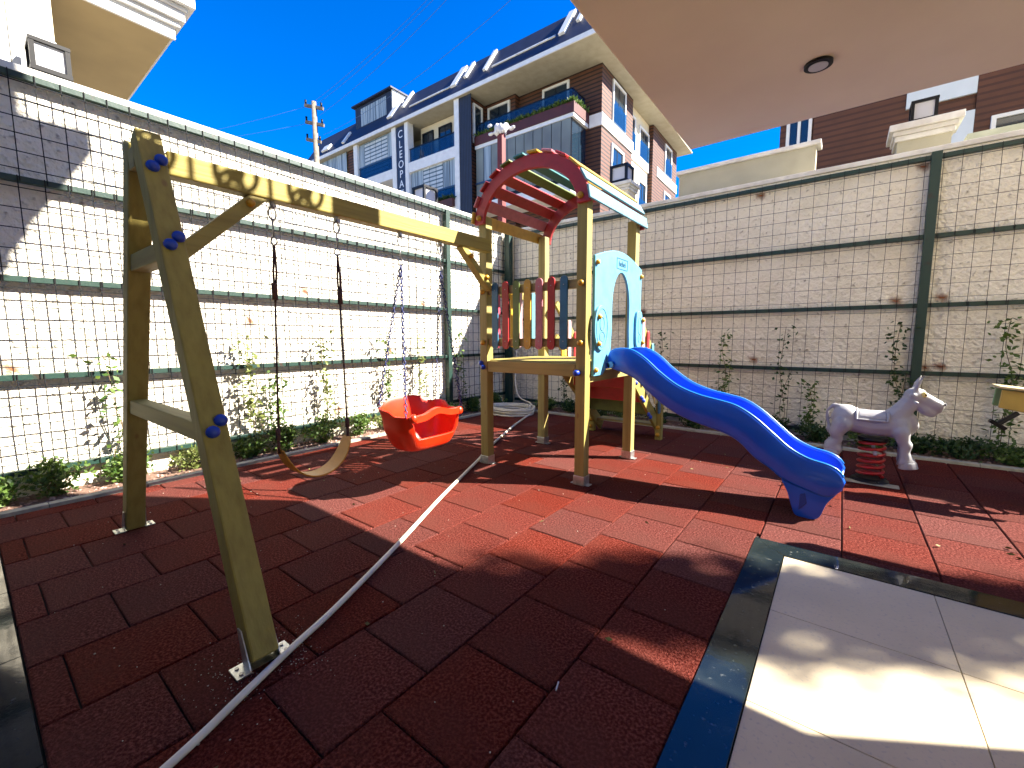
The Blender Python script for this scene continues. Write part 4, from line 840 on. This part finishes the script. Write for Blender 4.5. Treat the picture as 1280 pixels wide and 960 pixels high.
# ------------------------------------------------------------------ white villa with stepped cornice, upper left
vl = thing('white_villa', (-9, 0, 0), 'white villa corner with a stepped cornice and tan soffit above the sunlit wall', 'building')
MB().box(-11, -7.5, -9, 1.02, 0, 5.62).build('rendered_wall', CREAM, vl); MB().box(-7.497, -7.42, -9, 1.02, 0, 4.93).build('plinth_wall', WHITE, vl)
for y in (.45, .62, .70): MB().box(-7.42 if y < .5 else -7.42, -7.35, y - .05, y + .02, 0, 5.61).build('pilaster_rib', WHITE, vl)
MB().box(-11.4, -7.5, -9, 2.18, 5.625, 5.72).build('soffit', mat('tan_soffit', (.42, .32, .165), .85, (.38, .29, .15), 2), vl)
for i, (e, z0, z1) in enumerate(((0, 5.60, 5.73), (.05, 5.733, 5.80), (.10, 5.803, 5.93), (.13, 5.933, 5.98), (.20, 5.983, 6.10), (.05, 6.103, 7.2))): MB().box(-11.5, -7.46 + e, -9, 2.20 + e, z0 if i else 5.723, z1).build('cornice_step', WHITE, vl, .01)
MB().box(-7.499, -7.46, -9, 2.2, 5.58, 5.7229).build('cornice_lip', WHITE, vl)
lantern((-7.1, .90, 4.37), .27, 'square black lantern with white glass above the sunlit wall by the villa', hgt=.33); vp_ = thing('lantern_post', (-7.1, .9, 0), 'slim white post carrying a lantern beside the villa', 'post'); MB().box(-7.2, -7.0, .8, 1.0, 0, 4.367).build('shaft', WHITE, vp_)

# ------------------------------------------------------------------ balcony overhead
bal = thing('balcony_overhang', (2, 0, 0), 'beige underside of the balcony slab projecting over the terrace', 'balcony')
MB().box(-1.05, 9, -6, 3.70, 3.0, 3.30).build('slab', CEIL, bal, .01)
MB().box(-1.048, -.85, -6, 3.40, 3.303, 4.74).build('parapet', CREAM, bal); MB().box(-1.046, -.80, 3.403, 3.69, 3.303, 5.6).build('corner_pillar', CREAM, bal)
IRON = mat('wrought_iron', (.02, .02, .02), .5); rl = MB()
for z in (4.78, 5.42): rl.bar((-.98, -6, z), (-.98, 3.40, z), .04, .04)
y = -1.3
while y < 3.1:
    rl.bar((-.98, y, 4.74), (-.98, y, 5.42), .022, .022)
    for s_, zc, r0 in ((1, 5.24, .16), (-1, 4.93, .18), (1, 4.84, .10)):
        sp = [(-.98, y + .23 + s_ * (r0 * (1 - q / 14)) * math.cos(q * .9 + 1), zc + (r0 * (1 - q / 14)) * math.sin(q * .9 + 1)) for q in range(13)]; rl.tube(catmull(sp, 2), .02, 5)
    y += .46
rl.build('railing', IRON, bal, fixn=False)
MB().box(1.4, 9, -6, 2.6, 3.303, 14).build('upper_wall', CREAM, bal)
for y1, z0, z1 in ((3.66, 7.6, 7.85), (3.76, 7.853, 8.1), (3.88, 8.103, 8.35), (4.0, 8.353, 8.5), (4.12, 8.503, 8.72)): MB().box(-1.05 - (y1 - 3.66) * .6, 9, -6, y1, z0, z1).build('upper_slab', CREAM, bal)
MB().box(-1.0, 9, -6, 3.86, 8.723, 14).build('upper_storey', CREAM, bal)
MB().box(2.86, 3.9, 3.1, 3.69, -.06, 2.997).build('support_column', CREAM, bal); MB().box(3.92, 9, -6, -.2, -.06, 2.997).build('ground_floor_wall', CREAM, bal); MB().box(-9, 9, -6, -3.2, -.06, 2.99).build('back_wall', CREAM, bal)
rd = thing('recessed_light', (-.196, 2.997, 2.99), 'round recessed light with a black rim in the balcony ceiling', 'ceiling light')
MB().tube([(-.196, 2.997, 2.999), (-.196, 2.997, 2.985)], .066, 32).build('rim', BLACK, rd); MB().tube([(-.196, 2.997, 2.9845), (-.196, 2.997, 2.981)], .045, 28).build('lens', OPAL, rd)

# ------------------------------------------------------------------ young tree and added rail outside the frame, whose shadows reach the floor
TX, TY = 8.80, 8.42
tr = thing('cypress_tree', (TX, TY, 0), 'tall slim cypress standing behind the shaded wall', 'tree')
MB().tube([(TX, TY, -.06), (TX, TY, 5.0), (TX, TY, 10.8)], [.12, .08, .015], 8).build('trunk', STEM, tr)
r = random.Random(21); f = MB()
for k in range(130):
    q = (k + r.random()) / 130; z = 1.2 + 9.8 * q; rr_ = .33 * min(1, (1 - q) * 5 + .3); a = r.uniform(0, 6.28); k_ = rr_ * r.random() ** .5
    c = Vector((TX + k_ * math.cos(a), TY + k_ * math.sin(a), z)); sg_ = r.uniform(.10, .16)
    for j in range(110): leaf(f, c + Vector((r.gauss(0, sg_), r.gauss(0, sg_), r.gauss(0, sg_ * 1.4))), (r.uniform(-1, 1), r.uniform(-1, 1), r.uniform(0, 1.6)), .15, .09, r)
f.build('crown', LEAFD, tr, fixn=False)
gr = thing('shadow_rail', (2.6, 4.74, 0), 'unseen timber rail on two posts added to cast a shadow band on the tiles', 'rail')
MB().box(1.52, 4.6, 4.70, 4.78, 1.68, 1.86).build('rail_board', WX, gr, .03, 3)  # unseen board, added to throw a shadow band across the floor
for x in (2.9, 4.3): MB().box(x - .05, x + .05, 4.785, 4.88, -.05, 1.84).build('post', WZ, gr, .006)
# litter
tag(MB().bar((-.90, 1.50, .006), (-.885, 1.455, .006), .006, .006).build('paper_stick', OPAL), 'tiny white stick lying on the dark red tiles', 'litter')

# dust, grit and dry leaves lying on the floor
r = random.Random(77); g_ = MB()
for k in range(420):
    if k < 220: x, y = -2.06 + r.gauss(0, .13), .76 + r.choice((-1, 1)) * abs(r.gauss(.13, .07))
    else: x, y = r.uniform(-5.4, -.6), r.uniform(.2, 6.8)
    s_ = r.uniform(.0012, .0035) if k < 220 else r.uniform(.002, .005); g_.ball((x, y, .002), s_, (1, r.uniform(.6, 1.4), .6), 5, 3)
tag(g_.build('grit', mat('pale_grit', (.55, .5, .42), .9, island=(.3, .26, .2)), fixn=False), 'pale grit and crumbs scattered over the red tiles', 'grit', kind='stuff')
g_ = MB()
for k in range(46):
    x, y = (r.uniform(-5.5, -.6), r.uniform(.3, 7.0)) if k < 30 else (r.uniform(-.2, 2), r.uniform(3.7, 7.1))
    leaf(g_, (x, y, .006), (r.uniform(-1, 1), r.uniform(-1, 1), r.uniform(0, .25)), r.uniform(.03, .055), .02, r)
tag(g_.build('fallen_leaves', mat('dry_leaf', (.16, .09, .03), .8, island=(.09, .11, .02)), fixn=False), 'small dry leaves scattered over the red tiles', 'leaves', kind='stuff')
